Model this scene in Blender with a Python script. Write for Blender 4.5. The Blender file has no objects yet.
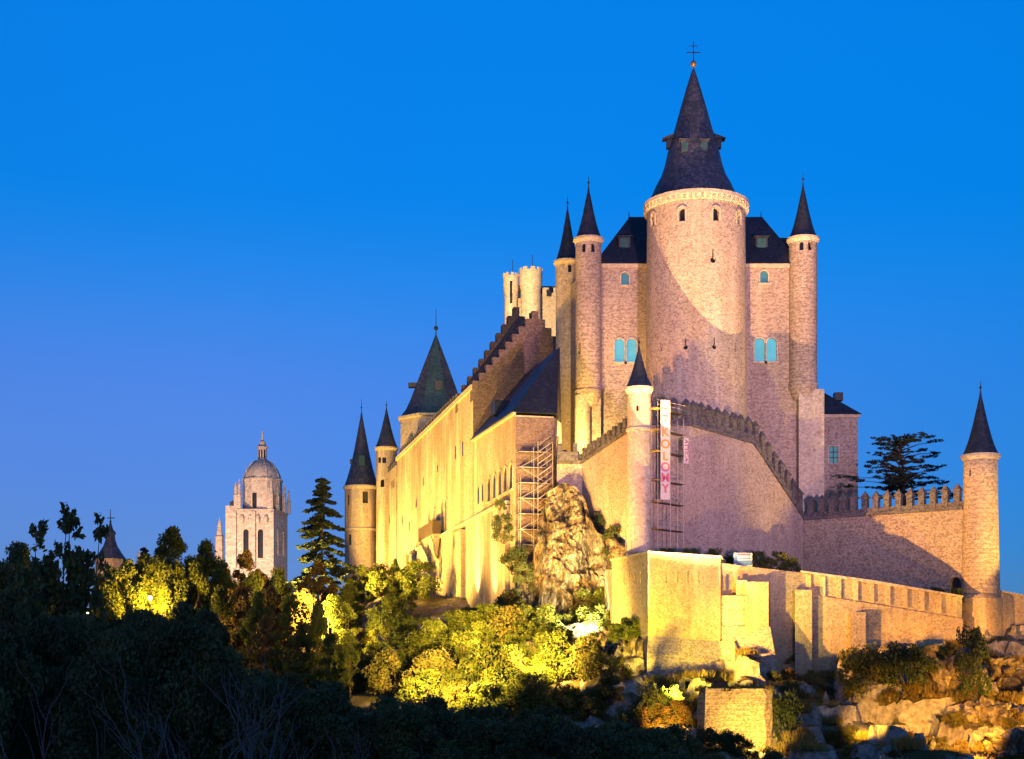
import bpy, bmesh, math, random
import numpy as np
from mathutils import Vector, Matrix, noise
R = math.radians; PI = math.pi
S = bpy.context.scene
COL = S.collection
random.seed(7)
F = 1540.0; HY = 690.0                      # focal length in pixels, horizon row of the level camera

# ---------------------------------------------------------------- camera
cam = bpy.data.cameras.new('camera'); camo = bpy.data.objects.new('camera', cam); COL.objects.link(camo)
camo.location = (0, 0, 0); camo.rotation_euler = (PI/2, 0, 0)
cam.sensor_width = 36; cam.lens = 36*F/1024; cam.shift_y = (HY-379.5)/1024; cam.clip_end = 20000; cam.clip_start = 0.5
S.camera = camo
# ---------------------------------------------------------------- sky, exposure
S.view_settings.view_transform = 'Standard'; S.view_settings.look = 'None'
S.view_settings.exposure = 1.1; S.view_settings.gamma = 1; S.view_settings.use_curve_mapping = False
W = bpy.data.worlds.new('World'); S.world = W; W.use_nodes = True
wn = W.node_tree; wl = wn.links
sky = wn.nodes.new('ShaderNodeTexSky'); sky.sky_type = 'NISHITA'; sky.sun_disc = False
sky.sun_elevation = R(8); sky.sun_rotation = R(180); sky.ozone_density = 10; sky.dust_density = 0.3; sky.air_density = 1
tc = wn.nodes.new('ShaderNodeTexCoord'); sx = wn.nodes.new('ShaderNodeSeparateXYZ'); wl.new(tc.outputs['Generated'], sx.inputs[0])
tint = wn.nodes.new('ShaderNodeValToRGB'); wl.new(sx.outputs['Z'], tint.inputs[0])
cr = tint.color_ramp
cr.elements[0].position = 0.06; cr.elements[0].color = (1, .60, .62, 1)
cr.elements[1].position = 0.42; cr.elements[1].color = (0, 1.50, 1.26, 1)
q_ = cr.elements.new(.19); q_.color = (.6, .88, .80, 1)
q_ = cr.elements.new(.25); q_.color = (.2, 1.08, .92, 1)
mul = wn.nodes.new('ShaderNodeMix'); mul.data_type = 'RGBA'; mul.blend_type = 'MULTIPLY'; mul.inputs[0].default_value = 1
wl.new(sky.outputs[0], mul.inputs[6]); wl.new(tint.outputs[0], mul.inputs[7])
add = wn.nodes.new('ShaderNodeMix'); add.data_type = 'RGBA'; add.blend_type = 'ADD'; add.inputs[0].default_value = 1
rr = wn.nodes.new('ShaderNodeValToRGB'); wl.new(sx.outputs['Z'], rr.inputs[0])
rr.color_ramp.interpolation = 'B_SPLINE'; e = rr.color_ramp.elements
e[0].position = 0.0; e[0].color = (.55, .20, .20, 1)
e[1].position = 0.305; e[1].color = (0, 0, 0, 1)
for p_, c_ in ((.12, (.44, .10, .12)), (.19, (.40, .06, .08)), (.25, (.10, .02, .02))): e.new(p_).color = (*c_, 1)
azm = wn.nodes.new('ShaderNodeMapRange'); wl.new(sx.outputs['X'], azm.inputs['Value'])      # paler over the town on the left
azm.inputs['From Min'].default_value = -.35; azm.inputs['From Max'].default_value = .35; azm.inputs['To Min'].default_value = 1.25; azm.inputs['To Max'].default_value = .22
wl.new(azm.outputs[0], add.inputs[0])
wl.new(mul.outputs[2], add.inputs[6]); wl.new(rr.outputs[0], add.inputs[7])
wl.new(add.outputs[2], wn.nodes['Background'].inputs[0]); wn.nodes['Background'].inputs[1].default_value = 0.1
# the last glow of the western sky, behind the camera
sd = bpy.data.lights.new('sun', 'SUN'); sd.energy = 0.10; sd.angle = R(40); sd.color = (1, .66, .62)
so = bpy.data.objects.new('sun', sd); COL.objects.link(so)
so.rotation_euler = Vector((0, 1, -math.tan(R(8)))).to_track_quat('-Z', 'Y').to_euler()

def PX(px, Y): return (px-512)/F*Y
def ZY(py, Y): return (HY-py)/F*Y
def P(px, py, Y): return Vector((PX(px, Y), Y, ZY(py, Y)))

def spot(name, loc, tgt, power, col, ang=60, blend=.5, rad=.3):
    l = bpy.data.lights.new(name, 'SPOT'); l.energy = power; l.color = col; l.spot_size = R(ang); l.spot_blend = blend; l.shadow_soft_size = rad
    o = bpy.data.objects.new(name, l); COL.objects.link(o); o.location = loc
    o.rotation_euler = (Vector(tgt)-Vector(loc)).to_track_quat('-Z', 'Y').to_euler(); return o
YEL = (1, .60, .10); ORG = (1, .50, .10); PNK = (1, .56, .72); WRM = (1, .56, .13); SOD = (1, .5, .04)
#FLOODS
# floodlights hidden in the shrubs at the foot of the north wall
for k, (t, off, pw) in enumerate([(6, 15, 23000), (30, 17, 45000), (55, 17, 50000), (80, 17, 56000), (104, 16, 52000)]):
    x = .4-.225*t-.974*off; y = 205+.974*t-.225*off
    spot('floodlight', (x, y, 11+t*.09), (.4-.225*t, 205+.974*t, 30), pw, YEL, 110, .7)
for t, pw in ((9, 7000), (21, 9000), (33, 9000), (44, 8000), (56, 8000), (68, 9000), (79, 8000), (92, 9000), (106, 8000)):     # uplighters close to the wall
    x = .4-.225*t-.974*3.2; y = 205+.974*t-.225*3.2
    spot('uplight', (x, y, 10.5+t*.08), (.4-.225*t, 205+.974*t, 22), pw, (1, .66, .22), 70, 1.0, .2)
# left bank: chapel side, curtain wall left face, prow turret
spot('floodlight', (-14, 168, 2), (11, 199, 31), 100000, (1, .44, .09), 50, .6, .4)
# cliff foot
spot('floodlight', (9.3, 184, 7.5), (6.5, 198, 11), 34000, (1, .76, .36), 90, .6)
spot('floodlight', (3, 171, 4.5), (4, 190, 5), 36000, YEL, 110, .6)
spot('floodlight', (-4, 181, 8), (-4, 203, 9), 13000, YEL, 120, .6)
spot('floodlight', (-8, 159, 3), (-3, 188, 4), 90000, YEL, 90, .7)
spot('floodlight', (-26, 192, 9), (-18, 235, 14), 110000, YEL, 90, .7)
spot('floodlight', (-36, 236, 14), (-28, 275, 22), 80000, YEL, 90, .7)
# beside the ruin, aimed over the bastion at the keep
spot('floodlight', (20.8, 165.2, -4.0), (30, 209, 128), 400000, (1, .52, .20), 64, .7, .03)
# from the valley to the right curtain wall, past the prow
spot('floodlight', (0, 150, 2), (54, 199, 14), 270000, (1, .45, .08), 24, .35, .3)
# bastion, lower wall and the rocks to the right
spot('floodlight', (17.2, 160, -.8), (19.8, 177, 11), 46000, (1, .70, .05), 84, .6, .15)
spot('floodlight', (25.5, 151, -5), (23.5, 160, -2.5), 8000, YEL, 100, .7)
spot('floodlight', (34, 156, -3), (45, 176, -4), 16000, SOD, 44, .6)
spot('floodlight', (46, 147, -2), (48, 171, -5), 42000, (1, .43, .03), 46, .8)
spot('floodlight', (66, 147, -1), (60, 173, -3), 70000, (1, .43, .03), 46, .8)
spot('floodlight', (15, 154, -4), (17, 172, -2), 14000, SOD, 50, .8)
spot('floodlight', (60, 158, -5), (56, 178, 2), 16000, SOD, 110, .7)
spot('floodlight', (78, 182, 3), (61, 197, 17), 60000, YEL, 44, .7)
# pink fill lamp added in the valley to lift the shaded castle walls
spot('floodlight', (45, 60, 4), (28, 205, 66), 430000, PNK, 48, .85, 3)
# on the terrace between chapel and wing, washing the turret shafts
spot('floodlight', (7.4, 208.3, 31.6), (8.8, 224, 42), 11000, (1, .60, .14), 110, .6, .1)
# far tower behind the hall
spot('floodlight', (-3, 258, 62.5), (4, 290, 75), 60000, (1, .66, .26), 90, .6)
#ENDFLOODS

# ---------------------------------------------------------------- materials
def mat(name, rough=.9, spec=.2):
    m = bpy.data.materials.new(name); m.use_nodes = True
    b = m.node_tree.nodes['Principled BSDF']; b.inputs['Roughness'].default_value = rough; b.inputs['Specular IOR Level'].default_value = spec
    return m, m.node_tree, b
def node(nt, t, **kw):
    n = nt.nodes.new(t)
    for k, v in kw.items(): setattr(n, k, v)
    return n
def mapped(nt, scale):
    g = node(nt, 'ShaderNodeNewGeometry'); mp = node(nt, 'ShaderNodeMapping'); mp.inputs['Scale'].default_value = scale
    nt.links.new(g.outputs['Position'], mp.inputs['Vector']); return mp.outputs[0]
def noise_n(nt, vec, scale, det=4, rough=.6):
    n = node(nt, 'ShaderNodeTexNoise'); n.inputs['Scale'].default_value = scale; n.inputs['Detail'].default_value = det; n.inputs['Roughness'].default_value = rough
    nt.links.new(vec, n.inputs['Vector']); return n.outputs[0]
def ramp(nt, fac, a, b, ca=0, cb=1):
    n = node(nt, 'ShaderNodeMapRange'); n.inputs['From Min'].default_value = a; n.inputs['From Max'].default_value = b
    n.inputs['To Min'].default_value = ca; n.inputs['To Max'].default_value = cb; nt.links.new(fac, n.inputs['Value']); return n.outputs[0]
def mix(nt, fac, a, b, mode='MIX'):
    n = node(nt, 'ShaderNodeMix'); n.data_type = 'RGBA'; n.blend_type = mode
    for i, v in ((0, fac), (6, a), (7, b)):
        if hasattr(v, 'links'): nt.links.new(v, n.inputs[i])
        elif i == 0: n.inputs[0].default_value = v
        else: n.inputs[i].default_value = (*v, 1)
    return n.outputs[2]
def bump(nt, bsdf, h, strength=.5, dist=.1):
    n = node(nt, 'ShaderNodeBump'); n.inputs['Strength'].default_value = strength; n.inputs['Distance'].default_value = dist
    nt.links.new(h, n.inputs['Height']); nt.links.new(n.outputs[0], bsdf.inputs['Normal'])

def stone(name, base, dark, speck=.25, scale=2.0, stain=.5, streak=0., course=.0, rough=.92):
    """rubble masonry: stones picked out darker, weather stains, darker and lighter vertical streaks, coursing"""
    m, nt, b = mat(name, rough, .15)
    v0 = mapped(nt, (1, 1, 1)); vs = mapped(nt, (1, 1, 1.7))
    vo = node(nt, 'ShaderNodeTexVoronoi'); vo.inputs['Scale'].default_value = scale*1.75; nt.links.new(vs, vo.inputs['Vector'])
    sp = node(nt, 'ShaderNodeSeparateColor'); nt.links.new(vo.outputs['Color'], sp.inputs[0])
    big = noise_n(nt, v0, .12, 5, .65); med = noise_n(nt, v0, .6, 4, .6); fine = noise_n(nt, v0, 3.2, 3, .6)
    # share of dark stones varies over the wall
    th = node(nt, 'ShaderNodeMath', operation='ADD'); nt.links.new(sp.outputs[0], th.inputs[0]); nt.links.new(ramp(nt, med, .3, .7, -.12, .14), th.inputs[1])
    dk = ramp(nt, th.outputs[0], speck-.12, speck+.06, 1, 0)
    lum = ramp(nt, sp.outputs[1], 0, 1, .78, 1.16)
    c = mix(nt, 1, base, lum, 'MULTIPLY')
    c = mix(nt, ramp(nt, big, .42, .68, 0, stain), c, tuple(x*.62 for x in base))
    f = node(nt, 'ShaderNodeMath', operation='MULTIPLY'); nt.links.new(dk, f.inputs[0]); f.inputs[1].default_value = .66
    c = mix(nt, f.outputs[0], c, dark)
    vd = node(nt, 'ShaderNodeTexVoronoi'); vd.feature = 'DISTANCE_TO_EDGE'; vd.inputs['Scale'].default_value = scale*1.75; nt.links.new(vs, vd.inputs['Vector'])
    c = mix(nt, ramp(nt, vd.outputs['Distance'], .0, .10, .35, 0), c, tuple(x*.5 for x in base))
    c = mix(nt, ramp(nt, fine, .52, .68, 0, .55), c, dark)
    if streak:
        st = noise_n(nt, mapped(nt, (.55, .18, .035)), 1.0, 5, .7)
        c = mix(nt, ramp(nt, st, .45, .64, 0, streak), c, (base[0]*.50, base[1]*.36, base[2]*.26))
        st2 = noise_n(nt, mapped(nt, (.3, .12, .03)), 2.3, 3, .6)
        c = mix(nt, ramp(nt, st2, .52, .68, 0, streak*.8), c, tuple(min(1, x*1.45) for x in base))
    if course:
        wv = node(nt, 'ShaderNodeTexWave'); wv.bands_direction = 'Z'; wv.inputs['Scale'].default_value = .55; wv.inputs['Distortion'].default_value = 1.2; wv.inputs['Detail'].default_value = 2
        nt.links.new(v0, wv.inputs['Vector'])
        c = mix(nt, ramp(nt, wv.outputs['Fac'], .80, 1, 0, course), c, dark)
    nt.links.new(c, b.inputs['Base Color'])
    h = node(nt, 'ShaderNodeMath', operation='SUBTRACT'); nt.links.new(fine, h.inputs[0]); nt.links.new(dk, h.inputs[1])
    bump(nt, b, h.outputs[0], .55, .12)
    return m
M = {}
M['keep'] = stone('keep_stone', (.45, .37, .295), (.16, .12, .11), .22, 2.3, .35, streak=.22)
M['block'] = stone('wing_stone', (.42, .34, .275), (.16, .12, .11), .26, 2.1, .45, course=.25, streak=.2)
M['turret'] = stone('turret_stone', (.43, .34, .27), (.16, .12, .10), .30, 1.9, .5, course=.45)
M['pale'] = stone('pale_stone', (.50, .42, .33), (.22, .17, .14), .08, 1.3, .4, streak=.3)
M['facade'] = stone('facade_stone', (.46, .38, .28), (.22, .16, .10), .10, 1.6, .5, streak=.7)
M['bow'] = stone('curtain_stone', (.43, .34, .29), (.18, .135, .12), .24, 2.4, .35, streak=.22)
M['low'] = stone('bastion_stone', (.45, .35, .22), (.20, .14, .10), .17, 2.1, .6, streak=.35)
M['rubble'] = stone('rubble_stone', (.40, .32, .26), (.13, .10, .09), .30, 2.2, .55, course=.2)
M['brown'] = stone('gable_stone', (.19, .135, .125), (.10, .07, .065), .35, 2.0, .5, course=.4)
M['cath'] = stone('cathedral_stone', (.50, .42, .35), (.26, .2, .17), .2, .5, .5)
M['trim'] = stone('trim_stone', (.52, .43, .32), (.3, .24, .18), .08, 1.5, .35)
M['dress'] = stone('merlon_stone', (.14, .128, .135), (.045, .04, .048), .3, 1.6, .5)
M['ruin'] = stone('ruin_stone', (.42, .31, .18), (.12, .08, .05), .30, 3.0, .6, course=.35)

def slate(name, base, alt, rough=.5):
    m, nt, b = mat(name, rough, .35)
    v = mapped(nt, (1, 1, 1.4)); vo = node(nt, 'ShaderNodeTexVoronoi'); vo.inputs['Scale'].default_value = 2.6; nt.links.new(v, vo.inputs['Vector'])
    sp = node(nt, 'ShaderNodeSeparateColor'); nt.links.new(vo.outputs['Color'], sp.inputs[0])
    n = noise_n(nt, mapped(nt, (1, 1, .4)), .5, 4)
    c = mix(nt, ramp(nt, sp.outputs[0], .3, 1, 0, .9), base, alt)
    c = mix(nt, ramp(nt, n, .4, .7, 0, .6), c, tuple(x*.5 for x in base))
    nt.links.new(c, b.inputs['Base Color']); bump(nt, b, sp.outputs[1], .35, .06); return m
M['slate'] = slate('slate', (.028, .034, .055), (.075, .078, .115))
M['slate_dark'] = slate('slate_dark', (.013, .017, .030), (.028, .033, .052))
M['slate_teal'] = slate('slate_copper', (.018, .045, .07), (.04, .08, .11))
def plain(name, c, rough=.6, metal=0, spec=.3, var=.25):
    m, nt, b = mat(name, rough, spec); b.inputs['Metallic'].default_value = metal
    n = noise_n(nt, mapped(nt, (1, 1, 1)), 2.5, 4)
    nt.links.new(mix(nt, ramp(nt, n, .35, .7, 0, 1), c, tuple(x*(1-var) for x in c)), b.inputs['Base Color']); return m
M['iron'] = plain('iron', (.03, .03, .035), .5, .6)
M['gilt'] = plain('gilt', (.30, .17, .07), .4, .6)
M['hole'] = plain('window_dark', (.008, .008, .012), .3, 0, .4)
M['wood'] = plain('wood_plank', (.09, .06, .04), .8)
M['shutter'] = plain('shutter', (.035, .04, .03), .6)
M['teal'] = plain('dormer_shutter', (.02, .075, .085), .5)
M['pole'] = plain('scaffold_pole', (.34, .30, .26), .45, .3)
M['lit_end'] = plain('plank_end_lit', (.5, .28, .06), .6)  # floodlit yellow of the deck ends, put into the colour
M['cloth'] = plain('banner_cloth', (.52, .44, .43), .8, 0, .2, .12)
M['boardblue'] = plain('board_blue', (.04, .10, .26), .5)
M['boardpink'] = plain('board_pink', (.40, .07, .16), .5)
M['boardwhite'] = plain('board_white', (.34, .36, .40), .5)
M['let_o'] = plain('letter_orange', (.62, .22, .05), .7, 0, .2, .1)
M['let_p'] = plain('letter_pink', (.52, .12, .18), .7, 0, .2, .1)
M['let_v'] = plain('letter_violet', (.28, .08, .28), .7, 0, .2, .1)
M['greyink'] = plain('grey_ink', (.12, .10, .12), .7)
def emis(name, c, s):
    m, nt, b = mat(name, .3, .5)
    n = noise_n(nt, mapped(nt, (1, 1, 1)), .7, 2)
    nt.links.new(mix(nt, ramp(nt, n, .3, .7, 0, 1), c, tuple(x*.75 for x in c)), b.inputs['Emission Color'])
    b.inputs['Base Color'].default_value = (*[x*.3 for x in c], 1); b.inputs['Emission Strength'].default_value = s; return m
M['cyan'] = emis('cyan_glow_glass', (.10, .50, .62), .36)  # cyan brightness of the panes is put in as weak emission
M['dimglass'] = emis('dim_glass', (.07, .28, .36), .22)  # dimmer panes, brightness likewise set by emission
M['lamp'] = emis('lamp_glow', (1, .56, .07), 11000)
M['lampw'] = emis('lamp_glow_pale', (.8, 1, .85), 4)

def leafmat(name, a, b_, trans=.25, nscale=.35):
    m, nt, b = mat(name, .65, .25)
    n = noise_n(nt, mapped(nt, (1, 1, 1)), nscale, 4); oi = node(nt, 'ShaderNodeObjectInfo')
    c = mix(nt, ramp(nt, n, .35, .65), a, b_)
    c = mix(nt, 1, c, ramp(nt, oi.outputs['Random'], 0, 1, .7, 1.25), 'MULTIPLY')
    nt.links.new(c, b.inputs['Base Color'])
    t = node(nt, 'ShaderNodeBsdfTranslucent'); nt.links.new(c, t.inputs['Color'])
    mx = node(nt, 'ShaderNodeMixShader'); mx.inputs[0].default_value = trans
    nt.links.new(b.outputs[0], mx.inputs[1]); nt.links.new(t.outputs[0], mx.inputs[2])
    nt.links.new(mx.outputs[0], nt.nodes['Material Output'].inputs['Surface']); return m
M['leaf_dark'] = leafmat('leaf_dark', (.034, .058, .022), (.085, .095, .03))
M['leaf_mid'] = leafmat('leaf_mid', (.045, .07, .014), (.13, .14, .02), .35, 1.1)
M['leaf_olive'] = leafmat('leaf_olive', (.06, .07, .018), (.16, .13, .03), .25, .9)
M['leaf_rust'] = leafmat('leaf_rust', (.15, .085, .022), (.07, .06, .018), .25, .9)
M['needle'] = leafmat('needle', (.020, .034, .020), (.036, .048, .024), .1)
M['grass'] = leafmat('dry_grass', (.24, .16, .04), (.13, .11, .03))
M['bark'] = plain('bark', (.085, .065, .05), .9, 0, .1, .4)
M['barepale'] = plain('bare_wood', (.10, .085, .078), .85, 0, .1, .35)

def ground_mat():
    m, nt, b = mat('hillside', .95, .1)
    v = mapped(nt, (1, 1, 1)); n1 = noise_n(nt, v, .16, 6, .65); n2 = noise_n(nt, v, 1.1, 5, .7); n3 = noise_n(nt, v, .05, 4)
    g = node(nt, 'ShaderNodeNewGeometry'); sz = node(nt, 'ShaderNodeSeparateXYZ'); nt.links.new(g.outputs['Normal'], sz.inputs[0])
    rock = mix(nt, ramp(nt, n2, .35, .65), (.33, .29, .25), (.13, .11, .095))
    soil = mix(nt, ramp(nt, n1, .4, .62), (.16, .115, .045), (.06, .055, .022))
    a = node(nt, 'ShaderNodeMath', operation='ADD'); nt.links.new(sz.outputs[2], a.inputs[0]); nt.links.new(ramp(nt, n1, .3, .7, -.35, .35), a.inputs[1])
    c = mix(nt, ramp(nt, a.outputs[0], .62, .95), rock, soil)
    nt.links.new(c, b.inputs['Base Color']); bump(nt, b, n2, .9, .5); return m
M['ground'] = ground_mat()
def rock_mat():
    m, nt, b = mat('cliff_rock', .92, .15)
    v = mapped(nt, (1, 1, .6)); n1 = noise_n(nt, v, .35, 6, .7); n2 = noise_n(nt, v, 1.6, 5, .7)
    c = mix(nt, ramp(nt, n1, .42, .60), (.30, .235, .155), (.055, .042, .03))
    c = mix(nt, ramp(nt, n2, .46, .60, 0, .9), c, (.06, .05, .04))
    nt.links.new(c, b.inputs['Base Color']); bump(nt, b, n2, .9, .4); return m
M['rock'] = rock_mat()

# ---------------------------------------------------------------- mesh builder
class MB:
    def __init__(s): s.v = []; s.f = []
    def addm(s, vs, fs):
        o = len(s.v); s.v += [tuple(v) for v in vs]; s.f += [tuple(i+o for i in f) for f in fs]; return s
    def prism(s, poly, z0, z1):
        n = len(poly); zt = z1 if isinstance(z1, (list, tuple)) else [z1]*n; zb = z0 if isinstance(z0, (list, tuple)) else [z0]*n
        vs = [(p[0], p[1], zb[i]) for i, p in enumerate(poly)]+[(p[0], p[1], zt[i]) for i, p in enumerate(poly)]
        a = sum(poly[i][0]*poly[(i+1) % n][1]-poly[(i+1) % n][0]*poly[i][1] for i in range(n))
        fs = [tuple(range(n-1, -1, -1)), tuple(range(n, 2*n))]+[(i, (i+1) % n, n+(i+1) % n, n+i) for i in range(n)]
        if a < 0: fs = [f[::-1] for f in fs]
        return s.addm(vs, fs)
    def box(s, c, sz, rz=0):
        ca, sa = math.cos(rz), math.sin(rz); x, y = sz[0]/2, sz[1]/2
        return s.prism([(c[0]+u*ca-v*sa, c[1]+u*sa+v*ca) for u, v in ((-x, -y), (x, -y), (x, y), (-x, y))], c[2]-sz[2]/2, c[2]+sz[2]/2)
    def lathe(s, c, prof, seg=32, ph=0):
        vs = []; fs = []
        for r, z in prof:
            for k in range(seg):
                a = 2*PI*k/seg+ph; vs.append((c[0]+r*math.cos(a), c[1]+r*math.sin(a), c[2]+z))
        for i in range(len(prof)-1):
            for k in range(seg):
                k2 = (k+1) % seg; fs.append((i*seg+k, i*seg+k2, (i+1)*seg+k2, (i+1)*seg+k))
        fs.append(tuple(range(seg-1, -1, -1))); L = (len(prof)-1)*seg; fs.append(tuple(range(L, L+seg)))
        return s.addm(vs, fs)
    def tube(s, pts, rad, seg=6):
        pts = [Vector(p) for p in pts]; n = len(pts); rs = rad if isinstance(rad, (list, tuple)) else [rad]*n
        vs = []; fs = []
        for i, p in enumerate(pts):
            d = (pts[min(i+1, n-1)]-pts[max(i-1, 0)])
            d = d.normalized() if d.length > 1e-6 else Vector((0, 0, 1))
            u = d.cross(Vector((0.31, .95, .05))); u = u.normalized() if u.length > .01 else Vector((1, 0, 0)); w = d.cross(u)
            for k in range(seg):
                a = 2*PI*k/seg; vs.append(p+(u*math.cos(a)+w*math.sin(a))*rs[i])
        for i in range(n-1):
            for k in range(seg):
                k2 = (k+1) % seg; fs.append((i*seg+k, i*seg+k2, (i+1)*seg+k2, (i+1)*seg+k))
        fs.append(tuple(range(seg-1, -1, -1))); fs.append(tuple(range((n-1)*seg, n*seg)))
        return s.addm(vs, fs)
    def beam(s, a, b, w, h):                 # bar of width w (level) and height h from a to b
        a = Vector(a); b = Vector(b); d = (b-a); sd = Vector((d.y, -d.x, 0)); sd = sd.normalized()*w/2 if sd.length > 1e-6 else Vector((w/2, 0, 0))
        up = Vector((0, 0, h/2)) if abs(d.normalized().z) < .9 else Vector((0, h/2, 0))
        vs = [a-sd-up, a+sd-up, a+sd+up, a-sd+up, b-sd-up, b+sd-up, b+sd+up, b-sd+up]
        return s.addm(vs, [(0, 1, 2, 3), (7, 6, 5, 4), (0, 4, 5, 1), (1, 5, 6, 2), (2, 6, 7, 3), (3, 7, 4, 0)])
    def build(s, name, m, parent=None, base=None, smooth=False):
        """base: world point that becomes the origin (for a top-level mesh)"""
        o0 = Vector(base) if base is not None else (Vector(parent['_b']) if parent and '_b' in parent else Vector((0, 0, 0)))
        me = bpy.data.meshes.new(name); me.from_pydata([(x-o0.x, y-o0.y, z-o0.z) for x, y, z in s.v], [], s.f)
        me.materials.append(m if not isinstance(m, str) else M[m])
        if smooth: me.polygons.foreach_set('use_smooth', [True]*len(me.polygons))
        o = bpy.data.objects.new(name, me); COL.objects.link(o)
        bm = bmesh.new(); bm.from_mesh(me); bmesh.ops.recalc_face_normals(bm, faces=bm.faces); bm.to_mesh(me); bm.free()
        if smooth and hasattr(me, 'set_sharp_from_angle'): me.set_sharp_from_angle(angle=R(35))
        if parent: o.parent = parent; o['_b'] = list(o0)
        else: o.location = o0
        return o
def tag(o, label, cat, group=None):
    o['label'] = label; o['category'] = cat
    if group: o['group'] = group
    return o
def thing(name, label, cat, base, group=None):
    o = bpy.data.objects.new(name, None); COL.objects.link(o); o.location = base; o['_b'] = list(base); o.empty_display_size = .5
    return tag(o, label, cat, group)
def struct(o): o['kind'] = 'structure'; return o

# openings: recess cut into a wall, pane set at the back of it
def arch_pts(w, h, arch=True, n=8):
    if not arch: return [(-w/2, 0), (w/2, 0), (w/2, h), (-w/2, h)]
    r = w/2; p = [(-r, 0), (r, 0)]
    return p+[(r*math.cos(PI*k/n), h-r+r*math.sin(PI*k/n)) for k in range(n+1)]
def slab(mb, p, nrm, poly, d0, d1):
    """extrude a (u,v) outline standing on a wall at p with outward normal nrm from depth d0 to d1 (outwards positive)"""
    n = Vector((nrm[0], nrm[1], 0)).normalized(); u = Vector((-n.y, n.x, 0)); k = len(poly)
    vs = [Vector(p)+u*a+Vector((0, 0, b))+n*d0 for a, b in poly]+[Vector(p)+u*a+Vector((0, 0, b))+n*d1 for a, b in poly]
    return mb.addm(vs, [tuple(range(k-1, -1, -1)), tuple(range(k, 2*k))]+[(i, (i+1) % k, k+(i+1) % k, k+i) for i in range(k)])
class Cuts:
    def __init__(s): s.mb = MB()
    def cut(s, p, n, poly, d=.6): slab(s.mb, p, n, poly, -d, 1.2)
    def apply(s, wall):
        if not s.mb.v: return
        c = s.mb.build('cutter', 'hole', None, Vector(wall['_b']) if '_b' in wall else None)
        if wall.parent: c.location = wall['_b']
        bpy.context.view_layer.update()
        md = wall.modifiers.new('b', 'BOOLEAN'); md.operation = 'DIFFERENCE'; md.solver = 'EXACT'; md.object = c
        dg = bpy.context.evaluated_depsgraph_get(); ev = wall.evaluated_get(dg); me = bpy.data.meshes.new_from_object(ev)
        wall.modifiers.clear(); old = wall.data; wall.data = me; me.name = wall.name
        bpy.data.objects.remove(c)
def window(par, cuts, p, n, w, h, pm='hole', arch=True, d=.5, frame=0., sill=False, bars=0, name='window', surround='trim'):
    pl = arch_pts(w, h, arch); cuts.cut(p, n, pl, d)
    wd = slab(MB(), p, n, arch_pts(w*1.02, h+.02, arch), -d-.1, -d+.06).build(name, pm, par)
    if bars:
        mb = MB(); nn = Vector((n[0], n[1], 0)).normalized(); u = Vector((-nn.y, nn.x, 0)); q = Vector(p)-nn*(d-.1)
        mb.beam(q, q+Vector((0, 0, h-.02)), .1, .1)
        for k in range(1, bars+1): z = Vector((0, 0, h*k/(bars+1))); mb.beam(q-u*w*.49+z, q+u*w*.49+z, .1, .1)
        mb.build('glazing_bar', 'iron', wd)
    if frame:
        mb = MB(); inner = pl[1:]+[pl[0]]          # open ring round jambs and arch
        nn = Vector((n[0], n[1], 0)).normalized(); u = Vector((-nn.y, nn.x, 0))
        sc = (w+2*frame)/w
        outl = arch_pts(w+2*frame, h+frame, arch); outl = outl[1:]+[outl[0]]
        vs = []
        for q in (inner, outl):
            for dd in (.002, .12): vs += [Vector(p)+u*a+Vector((0, 0, b))+nn*dd for a, b in q]
        k = len(inner); fs = []
        for i in range(k-1):
            a, b, c, d2 = i, k+i, 2*k+i, 3*k+i
            fs += [(b, b+1, d2+1, d2), (a, a+1, b+1, b), (c, d2, d2+1, c+1)]
        mb.addm(vs, fs).build('frame', surround, wd)
    if sill:
        nn = Vector((n[0], n[1], 0)).normalized()
        slab(MB(), Vector(p)-Vector((0, 0, .28)), n, arch_pts(w+.6, .25, False), .003, .3).build('sill', surround, wd)
    return wd

def finial(c, z, h, par, ball=.22):
    mb = MB(); mb.lathe((c[0], c[1], z), [(.09, -.4), (.06, h*.4), (.03, h)], 6)
    f = mb.build('finial', 'iron', par)
    return f
def sphere(mb, c, r, seg=12): return mb.lathe(c, [(max(.01, r*math.sin(PI*k/8)), -r*math.cos(PI*k/8)) for k in range(9)], seg)
def cone_roof(c, z, r, h, par, m='slate', seg=28, fin=1.2, flare=.14, name='roof', ph=0, shaded=True):
    mb = MB(); mb.lathe((c[0], c[1], z), [(r*1.0, -.12), (r, 0), (r*.84, h*.10), (r*.66, h*.24), (r*.44, h*.46), (r*.24, h*.70), (r*.09, h*.88), (.05, h)], seg, ph)
    ro = mb.build(name, m, par, smooth=shaded)
    mb = MB(); mb.lathe((c[0], c[1], z+h), [(.07, -.3), (.05, fin*.5), (.02, fin)], 6); sphere(mb, (c[0], c[1], z+h+fin*.25), .17, 8)
    mb.build('finial', 'iron', ro)
    return ro
def cornice(c, z, r, par, h=.7, out=.35, m='trim', seg=36):
    return MB().lathe((c[0], c[1], z), [(r*.97, -h), (r+.06, -h), (r+out*.6, -h*.55), (r+out, -h*.4), (r+out, 0), (r*.9, .02)], seg).build('cornice', m, par, smooth=True)

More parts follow.
